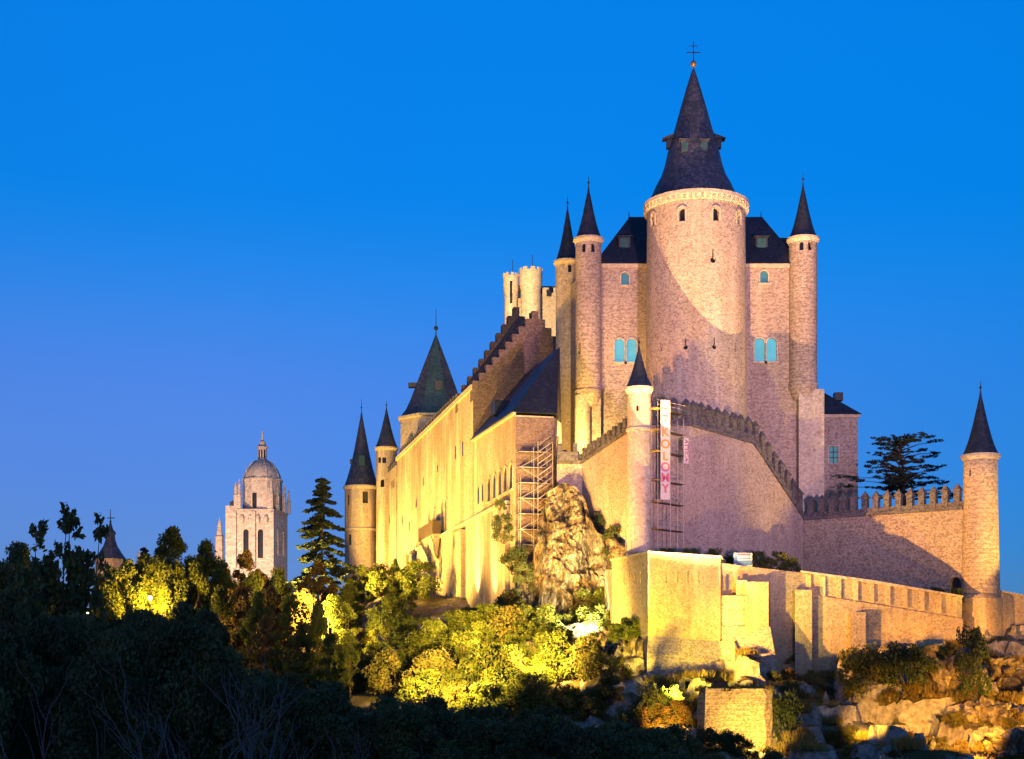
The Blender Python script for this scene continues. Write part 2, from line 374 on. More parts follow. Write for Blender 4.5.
# ---------------------------------------------------------------- ground
def lerp_tab(t, x):
    if x <= t[0][0]: return t[0][1]
    for (a, b), (c, d) in zip(t, t[1:]):
        if x <= c:
            k = (x-a)/(c-a); k = k*k*(3-2*k) if c-a > 60 else k; return b+(d-b)*k
    return t[-1][1]
def sstep(a, b, x): k = min(1, max(0, (x-a)/(b-a))); return k*k*(3-2*k)
PROF = [(-60, 0), (0, -1.75), (12, -2.4), (45, -12), (80, -15), (115, -14), (148, -8.5), (165, -4.5), (178, -.5), (188, 4), (200, 8.5), (240, 14), (300, 20), (420, 24), (4000, 25)]
def ground_z(x, y):
    z = lerp_tab(PROF, y)
    z -= sstep(62, 90, x)*sstep(198, 230, y)*12
    wq = (x-.4)*.974+(y-205)*.225
    z -= sstep(6, 24, -wq)*sstep(172, 200, y)*(1-sstep(330, 420, y))*9
    z += 4.3*sstep(8, 13, x)*(1-sstep(26, 32, x))*sstep(167, 174.5, y)*(1-sstep(180, 190, y))
    z -= 1.4*max(0, 1-math.hypot(x-20.8, y-165.0)/3.8)
    if 135 < y < 330 and -110 < x < 120:
        k = sstep(135, 160, y)*(1-sstep(260, 330, y))
        a = noise.fractal(Vector((x*.06, y*.06, 3.1)), 1, 2, 5)
        rg = 1-abs(noise.noise(Vector((x*.13, y*.2, 7.7))))*2
        z += k*(a*1.5+(rg*1.3 if x > 8 else rg*.5))
        if x > 6:
            vd, vp = noise.voronoi(Vector((x*.22, y*.26, 2.0))); vd2, vp2 = noise.voronoi(Vector((x*.6, y*.6, 5.0)))
            z += sstep(6, 14, x)*k*(1.9*(noise.cell(vp[0]*6.1)-.5)+.7*min(1, (vd[1]-vd[0])*3)+.7*(noise.cell(vp2[0]*4.7)-.5)-.5)
        if x > 10: z += k*(noise.noise(Vector((x*.35, y*.4, 1)))*.7+ (math.floor((z+noise.noise(Vector((x*.1, y*.1, 4)))*2)/2.4)*2.4+1.2-z)*.5)
    return z
xs = list(np.arange(-110, 4, 1.3))+list(np.arange(4, 84, .55))+list(np.arange(84, 121, 1.3)); ys = list(np.arange(128, 146, 1.2))+list(np.arange(146, 196, .55))+list(np.arange(196, 236, 1.3))
xs = [-4000, -2000, -1000, -600, -400, -280, -200, -150, -125]+xs+[135, 160, 200, 280, 400, 700, 1200, 2500, 4000]
ys = [-60, -30, 0, 12, 25, 35, 45, 55, 65, 75, 85, 95, 105, 115, 122]+ys+[242, 252, 265, 280, 300, 330, 380, 450, 600, 900, 1500, 3000, 6000]
gv = [(x, y, ground_z(x, y)) for y in ys for x in xs]; nx = len(xs)
gf = [(j*nx+i, j*nx+i+1, (j+1)*nx+i+1, (j+1)*nx+i) for j in range(len(ys)-1) for i in range(nx-1)]
struct(MB().addm(gv, gf).build('hillside_ground', 'ground', smooth=True))

# ---------------------------------------------------------------- north range
A0 = Vector((.4, 205, 0)); D_ = Vector((-.225, .974, 0)).normalized(); N_ = Vector((.974, .225, 0)).normalized()
def TW(t, w): q = A0+D_*t+N_*w; return (q.x, q.y)
def TWZ(t, w, z): q = TW(t, w); return Vector((q[0], q[1], z))
NO = (-N_.x, -N_.y)                       # outward normal of the north face
WO = (-D_.x, -D_.y)                       # outward normal of west-facing ends
# upper hall
hall = thing('castle_hall', 'long floodlit castle wall with stepped gable and pale cornice behind the hipped chapel', 'castle hall', TWZ(28, 9.6, 12))
w = MB().prism([TW(28, 0), TW(103, 0), TW(103, 19.2), TW(28, 19.2)], 6, 45.4).build('wall', 'facade', hall)
cu = Cuts()
for t, z, h in ((36, 36.5, 2.2), (42, 36.8, 2.2), (58, 37, 1.2), (72, 36.5, 1.4)): window(hall, cu, TWZ(t, 0, z), NO, 1.0, h, 'hole', False, .08)
for t in (50, 53.5): window(hall, cu, TWZ(t, 0, 26.4), NO, 2.0, 5.2, 'hole', True, .12, frame=.25)
for t in (61, 66): window(hall, cu, TWZ(t, 0, 26.6), NO, 1.8, 4.6, 'hole', True, .12, frame=.2)
for t, z in ((88, 30), (96, 32), (80, 33.5)): window(hall, cu, TWZ(t, 0, z), NO, 1.3, 1.9, 'hole', True, .1)
cu.apply(w)
MB().prism([TW(28.003, -.35), TW(103, -.35), TW(103, .5), TW(28.003, .5)], 45.402, 46.1).build('cornice', 'trim', hall)
MB().prism([TW(34, -.28), TW(84, -.28), TW(84, -.003), TW(34, -.003)], 25.2, 25.75).build('string_course', 'trim', hall)
rf = MB()
ridge = 57.2
rf.addm([TWZ(29.6, .5, 46.1), TWZ(103, .5, 46.1), TWZ(103, 18.7, 46.1), TWZ(29.6, 18.7, 46.1), TWZ(29.6, 9.6, ridge), TWZ(99, 9.6, ridge-3)],
        [(0, 1, 5, 4), (2, 3, 4, 5), (1, 2, 5), (0, 4, 3), (3, 2, 1, 0)])
rf.build('roof', 'slate_dark', hall)
def stepped_gable(t0, t1, w0, w1, zb, zt, n, name, m):
    mb = MB(); mid = (w0+w1)/2; half = (w1-w0)/2; pts = []
    st = half/(n+.5); dz = (zt-zb)/n
    out = [(w0, zb-3)]
    for k in range(n):
        out += [(w0+k*st, zb+k*dz+.0), (w0+(k+1)*st, zb+k*dz)]
    out += [(w0+n*st, zt), (w1-n*st, zt)]
    for k in range(n-1, -1, -1): out += [(w1-(k+1)*st, zb+k*dz), (w1-k*st, zb+k*dz)]
    out += [(w1, zb-3)]
    # drop duplicates
    o2 = [out[0]]
    for q in out[1:]:
        if abs(q[0]-o2[-1][0])+abs(q[1]-o2[-1][1]) > 1e-4: o2.append(q)
    vs = [TWZ(t0, a, b) for a, b in o2]+[TWZ(t1, a, b) for a, b in o2]; k = len(o2)
    mb.addm(vs, [tuple(range(k)), tuple(range(2*k-1, k-1, -1))]+[(i, k+i, k+(i+1) % k, (i+1) % k) for i in range(k)])
    return mb.build(name, m, hall)
# west gable: brown unlit wall
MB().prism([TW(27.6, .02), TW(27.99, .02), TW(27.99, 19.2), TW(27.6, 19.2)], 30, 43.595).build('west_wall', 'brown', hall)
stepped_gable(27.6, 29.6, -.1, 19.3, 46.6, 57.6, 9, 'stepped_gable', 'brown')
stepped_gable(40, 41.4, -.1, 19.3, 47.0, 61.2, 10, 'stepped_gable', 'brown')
# merlon-like cresting along the eaves
for k in range(26):
    t = 44+k*2.25; MB().box(TWZ(t, .35, 46.65), (1.3, .7, 1.2), math.atan2(D_.y, D_.x)).build('merlon', 'dress', hall)
# lower wall that projects below the string course
base_w = thing('buttress_wall', 'pale streaked lower wall under the string course with cave arches at its foot', 'castle wall', TWZ(40, -.6, 10))
w = MB().prism([TW(3, -.7), TW(84, -.7), TW(84, -.003), TW(3, -.003)], [4, 10, 10, 4], [25.0, 25.1, 25.1, 25.0])
w.prism([TW(30, -1.5), TW(36, -1.5), TW(36, -.703), TW(30, -.703)], 4, 24.4)
w.prism([TW(57, -1.3), TW(61, -1.3), TW(61, -.703), TW(57, -.703)], 4, 24.0)
w = w.build('wall', 'facade', base_w); cu = Cuts()
for t, z, ww, h in ((18, 12.5, .8, 1.4), (46, 9.5, 3.2, 6.2), (38.5, 9.5, 2.6, 7.2), (52, 10, 2.4, 4.6)): window(base_w, cu, TWZ(t, -.7, z), NO, ww, h, 'hole', True, .2, name='cave_arch' if ww > 2 else 'window')
cu.apply(w)
MB().prism([TW(3, -.95), TW(84, -.95), TW(84, -.004), TW(3, -.004)], 25.1, 25.6).build('coping', 'trim', base_w)
# far part of the north wall
farw = thing('far_castle_wall', 'narrow floodlit stretch of castle wall beside the slim far turret', 'castle wall', TWZ(110, 0, 16))
w = MB().prism([TW(103.01, -.2), TW(119, -.2), TW(119, 4), TW(103.01, 4)], 10, 44.6).build('wall', 'facade', farw); cu = Cuts()
for t, z in ((106, 40.5), (108.5, 40.6), (112, 34), (115, 29)): window(farw, cu, TWZ(t, -.2, z), NO, 1.4, 1.9, 'hole', True, .1)
cu.apply(w)
w = MB().prism([TW(84.01, -1.2), TW(96, -1.2), TW(96, -.003), TW(84.01, -.003)], 10, [25.5, 23, 23, 25.5])
w.build('low_projection', 'facade', farw)
for k in range(5): MB().box(TWZ(104+k*2.4, .1, 45.1), (1.2, .7, .98), math.atan2(D_.y, D_.x)).build('merlon', 'dress', farw)
# balcony half-way along the hall
bal = thing('balcony', 'dark boxed balcony on a rough corbel half way along the floodlit wall', 'balcony', TWZ(58, -1.3, 23.5))
mb = MB(); mb.prism([TW(50, -2.2), TW(64, -2.2), TW(64, -.96), TW(50, -.96)], 25.7, 25.95).build('floor', 'wood', bal)
mb = MB(); mb.prism([TW(50, -2.3), TW(64, -2.3), TW(64, -2.203), TW(50, -2.203)], 25.7, 27.9); mb.build('rail', 'wood', bal)
mb = MB(); mb.prism([TW(49.9, -2.3), TW(50, -2.3), TW(50, -.96), TW(49.9, -.96)], 25.7, 27.9); mb.build('rail', 'wood', bal)
mb = MB(); mb.addm([TWZ(50, -2.2, 25.69), TWZ(64, -2.2, 25.69), TWZ(64, -.97, 25.69), TWZ(50, -.97, 25.69), TWZ(53, -.97, 21.8), TWZ(60, -.97, 21.8)],
                   [(0, 1, 2, 3), (0, 4, 5, 1), (0, 3, 4), (1, 5, 2), (3, 2, 5, 4)])
mb.build('corbel', 'rubble', bal)
# chapel block with the hipped roof
chap = thing('chapel_building', 'lower hipped roof building with yellow lit side and brown end wall', 'chapel', TWZ(14, 4, 12))
w = MB().prism([TW(0, 0), TW(27.58, 0), TW(27.58, 8), TW(6, 8), TW(0, 5.3)], 9, [36.6, 37.3, 37.3, 36.8, 36.6]).build('wall', 'facade', chap); cu = Cuts()
for t in (2.2, 5.6, 9, 12.6, 16.2): window(chap, cu, TWZ(t, 0, 27.0), NO, 2.1, 3.5, 'hole', True, .1, frame=.25, sill=True)
for t in (21, 24): window(chap, cu, TWZ(t, 0, 27.6), NO, 1.2, 2.6, 'hole', True, .1)
cu.apply(w)
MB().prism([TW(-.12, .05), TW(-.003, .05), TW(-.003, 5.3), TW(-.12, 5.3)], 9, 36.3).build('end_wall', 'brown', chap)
MB().prism([TW(-.5, -.4), TW(27.5, -.4), TW(27.5, 0), TW(-.5, 0)], [36.61, 37.31, 37.31, 36.61], [36.9, 37.6, 37.6, 36.9]).build('cornice', 'trim', chap)
rf = MB(); rf.addm([TWZ(-.7, -.6, 36.92), TWZ(27.5, -.6, 37.62), TWZ(27.5, 8, 47.9), TWZ(7, 8, 47.6), TWZ(-.7, 5.6, 36.92), TWZ(6.6, 8.1, 36.95), TWZ(27.5, 8.1, 37.6)],
                   [(0, 1, 2, 3), (0, 3, 4), (4, 3, 5), (3, 2, 6, 5), (1, 6, 2), (0, 4, 5, 6, 1)])
rfo = rf.build('roof', 'slate_dark', chap)
dm = MB(); q = TWZ(17, 2.0, 40.6); dm.box(q, (2.6, 2.6, 1.9), math.atan2(D_.y, D_.x)); dm.build('dormer', 'slate_dark', rfo)

# ---------------------------------------------------------------- far towers on the north side
def round_tower(name, label, cat, c, r, zb, ze, rh, m, roofm='slate', wins=(), ring=None, taper=1.0, rr=None, group=None, fin=1.2, seg=36):
    th = thing(name, label, cat, (c[0], c[1], zb), group)
    prof = [(r*taper, 0), (r, (ze-zb)*.8), (r, ze-zb)]
    w = MB().lathe((c[0], c[1], zb), prof, seg).build('wall', m, th, smooth=True); cu = Cuts()
    for px, py, ww, h, arch, pm in wins:
        # window seen at column px of the photograph: find the azimuth on the drum
        Yc = c[1]; dx = max(-.97*r, min(.97*r, PX(px, Yc)-c[0])); yy = -math.sqrt(r*r-dx*dx); n = (dx/r, yy/r)
        p = Vector((c[0]+dx, c[1]+yy, ZY(py, c[1]+yy))); window(th, cu, p, n, ww, h, pm, arch, .4)
    cu.apply(w)
    cornice(c, ze+.02, r, th, .75, .34)
    if ring: MB().lathe((c[0], c[1], ring), [(r*.98, -.3), (r+.18, -.2), (r+.18, .1), (r*.98, .25)], seg).build('string_course', 'trim', th, smooth=True)
    cone_roof(c, ze+.14, rr or r*1.0, rh, th, roofm, fin=fin)
    return th
c = (PX(361.5, 322), 322)
tw = round_tower('round_tower', 'round far left tower with wide slate cone and a shuttered upper window', 'tower', c, 3.5, 18, ZY(487, 322), ZY(410, 322)-ZY(486, 322), 'facade',
   wins=((349, 505, .9, 2.2, False, 'shutter'), (367, 503, 1.2, 2.4, False, 'shutter'), (351, 545, .9, 2.2, False, 'shutter')), ring=ZY(530, 322), rr=3.6, fin=2.4)
for sx_, nm in ((-3.2, 0),):
    MB().box((c[0]-1.75, c[1]-.5, ZY(462, 322)), (1.1, 1.2, .9)).build('dormer', 'slate', tw)
MB().box((c[0]+.3, c[1]-2.0, ZY(462, 322)), (1.2, 1.0, 2.0)).build('dormer', 'teal', tw)
c = (PX(386.5, 318), 318)
round_tower('slim_turret', 'slim far turret with small slate cone at the left end of the floodlit wall', 'turret', c, 2.15, 14, ZY(448, 318), ZY(406, 318)-ZY(447, 318), 'facade',
   wins=((380, 463, .8, 1.2, False, 'hole'), (385, 463, .8, 1.2, False, 'hole'), (383, 487, .9, 1.6, True, 'hole')), rr=2.3)
# pyramid tower
c = (PX(436, 318), 318)
pt = thing('octagonal_tower', 'squat tower under a tall pyramid slate roof with one blue green face', 'tower', (c[0], c[1], 40))
ze = ZY(420, 318)
MB().lathe((c[0], c[1], 30), [(7.7, 0), (7.7, ze-30)], 8, PI/8).build('wall', 'pale', pt)
MB().lathe((c[0], c[1], ze), [(7.6, -.5), (8.2, -.35), (8.2, .15), (7.6, .2)], 8, PI/8).build('cornice', 'trim', pt)
hh = ZY(334, 318)-ze
pr = [(7.7, .2), (6.5, hh*.10), (5.5, hh*.22), (2.75, hh*.62), (.05, hh)]
ro = MB().lathe((c[0], c[1], ze), pr, 8, PI/8).build('roof', 'slate', pt)
a0 = -PI/2; 
vs = []
for r_, z_ in pr:
    for s_ in (-1, 1): a = a0+s_*PI/8+0; vs.append(Vector((c[0]+r_*1.012*math.cos(a), c[1]+r_*1.012*math.sin(a), ze+z_+.03)))
MB().addm(vs, [(2*i, 2*i+1, 2*i+3, 2*i+2) for i in range(4)]).build('copper_face', 'slate_teal', ro)
MB().box((c[0]-4.7, c[1]-.6, ZY(386, 318)), (1.9, 1.6, .9)).build('dormer', 'slate_dark', ro)
MB().box((c[0]+.7, c[1]-4.3, ZY(388, 316)), (1.4, 1.4, 1.9)).build('dormer', 'slate_dark', ro)
mb = MB(); mb.lathe((c[0], c[1], ze+hh), [(.14, -.6), (.09, 1), (.04, 5.2)], 6); sphere(mb, (c[0], c[1], ze+hh+1.2), .45); mb.build('finial', 'iron', ro)
# crenellated tower far behind
Yt = 290
ct = thing('crenellated_tower', 'distant floodlit crenellated tower with round corner turrets behind the stepped gable', 'tower', (PX(535, Yt), Yt, 40))
x0, x1 = PX(504, Yt), PX(580, Yt); zt = ZY(300, Yt)
MB().prism([(x0+.3, Yt), (x1, Yt+1), (x1, Yt+14), (x0+.3, Yt+14)], 35, ZY(297, Yt)).build('wall', 'pale', ct)
for px_, r_, yb in ((511, 1.42, 275), (530.7, 2.15, 270)):
    cx = PX(px_, Yt); z2 = ZY(yb, Yt)-.5
    q = MB().lathe((cx, Yt-.6, 40), [(r_*.88, 0), (r_*.88, z2-40-3.6), (r_*1.0, z2-40-2.6), (r_*1.02, z2-40)], 20).build('corner_turret', 'pale', ct, smooth=True)
    for k in range(9):
        a = 2*PI*k/9; MB().box((cx+math.cos(a)*r_*.93, Yt-.6+math.sin(a)*r_*.93, z2+.25), (.8 if r_ > 2 else .5, .4, .5), a+PI/2).build('merlon', 'pale', q)
    MB().tube([(cx+.3, Yt-.6, z2), (cx+.3, Yt-.6, z2+3.2)], .06).build('mast', 'iron', q)
MB().prism([(PX(541, Yt), Yt+.3), (x1, Yt+1), (x1, Yt+1.8), (PX(541, Yt), Yt+1.2)], ZY(297, Yt)+.003, ZY(292, Yt)).build('parapet_wall', 'pale', ct)
for px_ in (545.5, 557, 568): MB().box((PX(px_, Yt), Yt+.9, ZY(289.5, Yt)), (1.3, .8, 1.0)).build('merlon', 'pale', ct)
MB().box((PX(550, Yt), Yt+4, ZY(289, Yt)), (3.4, 3, 2.4)).build('roof_hut', 'slate_dark', ct)
for px_, y0, y1, w_ in ((511, 306, 284, .45), (519.5, 298, 285, .5), (549, 296, 290, .8)): MB().box((PX(px_, Yt-1.9), Yt-1.9 if px_ == 511 else Yt+.2, ZY((y0+y1)/2, Yt)), (w_, .5, (y0-y1)/F*Yt)).build('slot', 'hole', ct)

# ---------------------------------------------------------------- west wing, corner turrets, keep
YB = 216
zb = ZY(264.5, YB)
wing = thing('castle_wing', 'tall rubble wing with steep slate roof standing behind the round keep', 'castle wing', (25, 222, 14))
poly = [(PX(589, YB), YB), (PX(803, YB), YB), (PX(803, YB)-1, 232), (PX(568, 229), 229)]
w = MB().prism(poly, 12, zb).build('wall', 'block', wing); cu = Cuts()
SO = (0, -1)
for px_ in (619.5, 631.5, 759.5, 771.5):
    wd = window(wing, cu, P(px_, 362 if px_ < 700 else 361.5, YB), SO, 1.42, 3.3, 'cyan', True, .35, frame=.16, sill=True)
for px_, py_ in ((625, 285), (764, 283)): window(wing, cu, P(px_, py_, YB), SO, 1.1, 1.75, 'dimglass', True, .4, frame=.2, sill=True)
cu.apply(w)
MB().prism([(PX(589, YB), YB-.3), (PX(803, YB), YB-.3), (PX(803, YB), YB-.003), (PX(589, YB), YB-.003)], zb-.45, zb+.05).build('cornice', 'trim', wing)
xl, xr = PX(597, YB), PX(798, YB); zr = ZY(219, 223)
rf = MB(); rf.addm([(xl-.4, YB-.5, zb+.06), (xr+.3, YB-.5, zb+.06), (xr+.3, 231, zb+.06), (xl-.4, 229.5, zb+.06),
                    (PX(629, 223), 222, zr), (PX(761, 223), 222, zr), (PX(761, 223), 224.5, zr), (PX(629, 223), 224.5, zr)],
                   [(0, 1, 5, 4), (1, 2, 6, 5), (2, 3, 7, 6), (3, 0, 4, 7), (4, 5, 6, 7), (3, 2, 1, 0)])
rfo = rf.build('roof', 'slate_dark', wing)
for px_, py_ in ((624.5, 243), (761.5, 243)):
    q = P(px_, py_, 217.9); d1 = MB().box((q.x, q.y+1, q.z), (1.7, 2.4, 1.7)); d1.prism([(q.x-1.1, q.y-.5), (q.x+1.1, q.y-.5), (q.x+1.1, q.y+2.8), (q.x-1.1, q.y+2.8)], q.z+.853, [q.z+.95, q.z+.95, q.z+1.5, q.z+1.5])
    d1 = d1.build('dormer', 'slate_dark', rfo); MB().box((q.x, q.y-.22, q.z-.05), (1.2, .06, 1.3)).build('dormer_window', 'teal', rfo)
for px_ in (629, 761): MB().tube([(PX(px_, 223), 223, zr-.2), (PX(px_, 223), 223, zr+1.1)], [.1, .04]).build('finial', 'iron', rfo)
MB().box((PX(783, 222), 223, ZY(242, 222)), (2.2, 2.4, 1.1)).build('roof_vent', 'slate_dark', rfo)
# lit north side wall is the prism itself; corner turrets stand on piers
def corner_turret(px, Y, r, ye, ya, zb_, label, wins, pier=None, m='turret'):
    c = (PX(px, Y), Y)
    th = round_tower('corner_turret', label, 'turret', c, r, zb_, ZY(ye, Y-r), ZY(ya, Y)-ZY(ye, Y-r), m, 'slate_dark', wins, rr=r*1.0, fin=1.3, group=None)
    MB().lathe((c[0], c[1], zb_), [(r*.7, -2.2), (r*.92, -1.2), (r*1.06, -.6), (r*1.06, .15), (r*.98, .2)], 28).build('corbel', m, th, smooth=True)
    return th
ct1 = corner_turret(588.5, YB, 1.82, 235.5, 186, ZY(392, YB), 'corner turret with slate cone left of the round keep, its shaft half dark', ((583, 252, .55, 1.2, True, 'hole'), (592.5, 252, .55, 1.2, True, 'hole'), (579, 354, .4, 1.6, False, 'hole')))
MB().lathe((PX(583, 215.5), 215.5, 10), [(1.15, 0), (1.15, ZY(395, 215)-10)], 16).build('pier', 'pale', ct1, smooth=True)
MB().box((PX(592, 216.3), 216.6, 22), (2.4, 2.4, 38)).build('pier', 'block', ct1)
corner_turret(567.5, 229, 1.75, 258.5, 206, 20, 'rearmost corner turret at left edge of the wing, shaft lit yellow', ((569.5, 272, .55, 1.2, True, 'hole'),), m='pale')
ct3 = corner_turret(803, YB, 1.95, 235, 183, ZY(385, YB), 'corner turret with slate cone right of the round keep, above a pale pier', ((799, 250, .55, 1.2, True, 'hole'), (807.5, 250, .55, 1.2, True, 'hole')))
MB().prism([(PX(798, 215), 214.4), (PX(824, 215), 214.8), (PX(824, 215), 219), (PX(798, 215), 219)], 12, ZY(388, 214)).build('pier', 'pale', ct3)

# the round keep
KC = (PX(696, 211.5), 211.5); KR = 6.78
keep = thing('round_keep', 'great round keep with tall flared slate spire, the highest tower', 'tower', (KC[0], KC[1], 14))
zt = ZY(203, 211.5-KR*.3)
zt = 66.3
w = MB().lathe((KC[0], KC[1], 12), [(KR*1.03, 0), (KR*1.02, 24), (KR*1.0, 44), (KR*.985, zt-12)], 72).build('wall', 'keep', keep, smooth=True); cu = Cuts()
def kp(px, py):
    dx = PX(px, KC[1]-5)-KC[0]; dx = max(-KR*.985, min(KR*.985, dx)); yy = -math.sqrt(max(.01, KR*KR-dx*dx))
    return Vector((KC[0]+dx*.995, KC[1]+yy*.995, ZY(py, KC[1]+yy))), (dx/KR, yy/KR)
for px_, py_, ww, h in ((681, 221, .85, 1.75), (714.5, 220.5, .85, 1.75)):
    p, n = kp(px_, py_); window(keep, cu, p, n, ww, h, 'hole', True, .55, frame=.3)
for px_, py_ in ((654.5, 226), (739.5, 224)):
    p, n = kp(px_, py_); window(keep, cu, p, n, .85, 1.75, 'hole', True, .5, frame=.3)
for px_, py_, s_ in ((711.5, 262, 1.3), (684.5, 349, 1), (712.5, 348.5, 1), (661.5, 351, .8), (735, 351, .8)):
    p, n = kp(px_, py_); q = [(-.09, .38*s_), (-.09, 1.4*s_), (.09, 1.4*s_), (.09, .38*s_)]
    hole = [(.30*s_*math.cos(a), .22*s_+.30*s_*math.sin(a)) for a in [PI*.38-2*PI*k/12*(1-.12) for k in range(13)]]
    key = [(.09, 1.4*s_), (-.09, 1.4*s_)]+[(.3*s_*math.cos(a), .2*s_+.3*s_*math.sin(a)) for a in [R(107+ 326*k/12) for k in range(13)]]
    cu.cut(p, n, key, .4); slab(MB(), p, n, arch_pts(.7*s_, 1.5*s_, False), -.5, -.34).build('loophole', 'hole', keep)
cu.apply(w)
MB().lathe((KC[0], KC[1], zt), [(KR*.96, -1.0), (KR*1.0, -.9), (KR+.22, -.35), (KR+.42, -.2), (KR+.42, .3), (KR*.9, .34)], 72).build('cornice', 'trim', keep, smooth=True)
for k in range(56):
    a = 2*PI*k/56; MB().box((KC[0]+(KR+.16)*math.cos(a), KC[1]+(KR+.16)*math.sin(a), zt-.62), (.42, .36, .5), a).build('corbel', 'trim', keep)
def kz(py): return (HY-py)*KC[1]/F
prof = [(6.3, zt+.36), (5.95, 67.4), (5.2, kz(187)), (4.45, kz(177)), (3.95, kz(166)), (3.45, kz(150)), (2.6, kz(130)), (1.85, kz(110)), (1.05, kz(90)), (.42, kz(75)), (.1, kz(68))]
ro = MB().lathe((KC[0]-.35, KC[1], 0), prof, 40).build('roof', 'slate', keep, smooth=True)
cx = KC[0]-.35
for px_, z_ in ((684.5, 152), (704, 152)):
    q = P(px_, 146, KC[1]-3.4); MB().box((q.x, q.y+.6, q.z), (.95, 1.6, 1.6)).prism([(q.x-.75, q.y-.5), (q.x+.75, q.y-.5), (q.x+.75, q.y+1.6), (q.x-.75, q.y+1.6)], q.z+.803, [q.z+.9, q.z+.9, q.z+1.5, q.z+1.5]).build('dormer', 'slate', ro)
    MB().box((q.x, q.y-.22, q.z-.1), (.6, .06, 1.1)).build('dormer_window', 'teal', ro)
for s_ in (-1, 1):
    q = Vector((cx+s_*3.5, KC[1]-.3, kz(145))); MB().box((q.x-s_*.3, q.y, q.z), (1.1, .95, 1.2)).prism([(q.x-.8, q.y-.8), (q.x+.8, q.y-.8), (q.x+.8, q.y+.8), (q.x-.8, q.y+.8)], q.z+.603, [q.z+(.66 if s_ < 0 else 1.25), q.z+(.66 if s_ > 0 else 1.25)]+[q.z+(.66 if s_ > 0 else 1.25), q.z+(.66 if s_ < 0 else 1.25)]).build('dormer', 'slate_dark', ro)
mb = MB(); sphere(mb, (cx, KC[1], kz(64)), .44, 14); mb.build('finial_ball', 'gilt', ro, smooth=True)
mb = MB(); mb.tube([(cx, KC[1], kz(66)), (cx, KC[1], kz(41))], [.09, .05]); mb.beam((cx-.95, KC[1], kz(52.5)), (cx+.95, KC[1], kz(52.5)), .1, .1)
mb.beam((cx-.6, KC[1], kz(46)), (cx+.55, KC[1], kz(46)), .08, .08); mb.build('weather_cross', 'iron', ro)

# small building at the right
rb = thing('small_slate_building', 'small square building with slate roof at the right of the wing', 'building', (PX(838, 234), 236, 20))
x0, x1 = PX(812, 232), PX(858, 232); z1 = ZY(415, 232)
w = MB().prism([(x0, 232), (x1, 232), (x1-1, 241), (x0, 241)], 18, z1).build('wall', 'block', rb); cu = Cuts()
window(rb, cu, P(833.5, 463, 232), SO, 1.4, 2.5, 'dimglass', False, .3, frame=.2, bars=2)
cu.apply(w)
MB().prism([(x0, 231.7), (x1+.3, 231.7), (x1+.3, 231.997), (x0, 231.997)], z1-.4, z1+.05).build('cornice', 'trim', rb)
zr = ZY(386, 235)
rro = MB().addm([(x0-.3, 231.5, z1+.06), (x1+.5, 231.5, z1+.06), (x1-.6, 241.4, z1+.06), (x0-.3, 241.4, z1+.06), (x0-.3, 236, zr), (x0+1.2, 236, zr)],
          [(0, 1, 5, 4), (1, 2, 5), (2, 3, 4, 5), (0, 4, 3), (3, 2, 1, 0)]).build('roof', 'slate_dark', rb)
MB().box((PX(838, 235), 235, ZY(397, 235)), (1.3, 1.3, 1.2)).build('dormer', 'slate_dark', rro)

# ---------------------------------------------------------------- the bow: curtain walls and battlements
B = Vector((PX(639, 187.6), 187.6)); Cp = Vector((PX(582, 203), 203)); Dp = Vector((PX(557, 203.6), 203.6))
E1 = Vector((PX(690, 195.5), 195.5)); Ep = Vector((PX(753, 205), 205)); G = Vector((PX(803, 213), 213)); Hh = Vector((PX(963, 198.3), 198.3))
zB = ZY(425, 187.6); zC = ZY(464, 203); zE1 = ZY(426, 195.5); zE = ZY(444, 205); zG = ZY(519, 213); zH = ZY(509.5, 198.3)
def wall_run(mb, a, b, z0, za, zb_, th):
    d = (b-a).normalized(); n = Vector((-d.y, d.x))      # inward (left of travel)
    return mb.prism([tuple(a), tuple(b), tuple(b+n*th), tuple(a+n*th)], z0, [za, zb_, zb_, za])
bow = thing('bow_curtain_wall', 'high purple curtain wall wrapping the prow below the keep, spiked battlement descending right', 'castle wall', (B.x+8, B.y+9, 14))
mb = MB()
pl = [tuple(Dp), tuple(Cp), tuple(B), tuple(E1), tuple(Ep), tuple(G)]
inner = [(G.x-1.0, G.y+1.6), (Ep.x-1, Ep.y+1.6), (E1.x-.6, E1.y+1.8), (B.x, B.y+2.6), (Cp.x+1.6, Cp.y+1.2), (Dp.x, Dp.y+1.6)]
zz = [ZY(464, 203.6), zC, zB, zE1, zE, zG]
mb.prism(pl+inner, 9, zz+zz[::-1]); mb.build('wall', 'bow', bow)
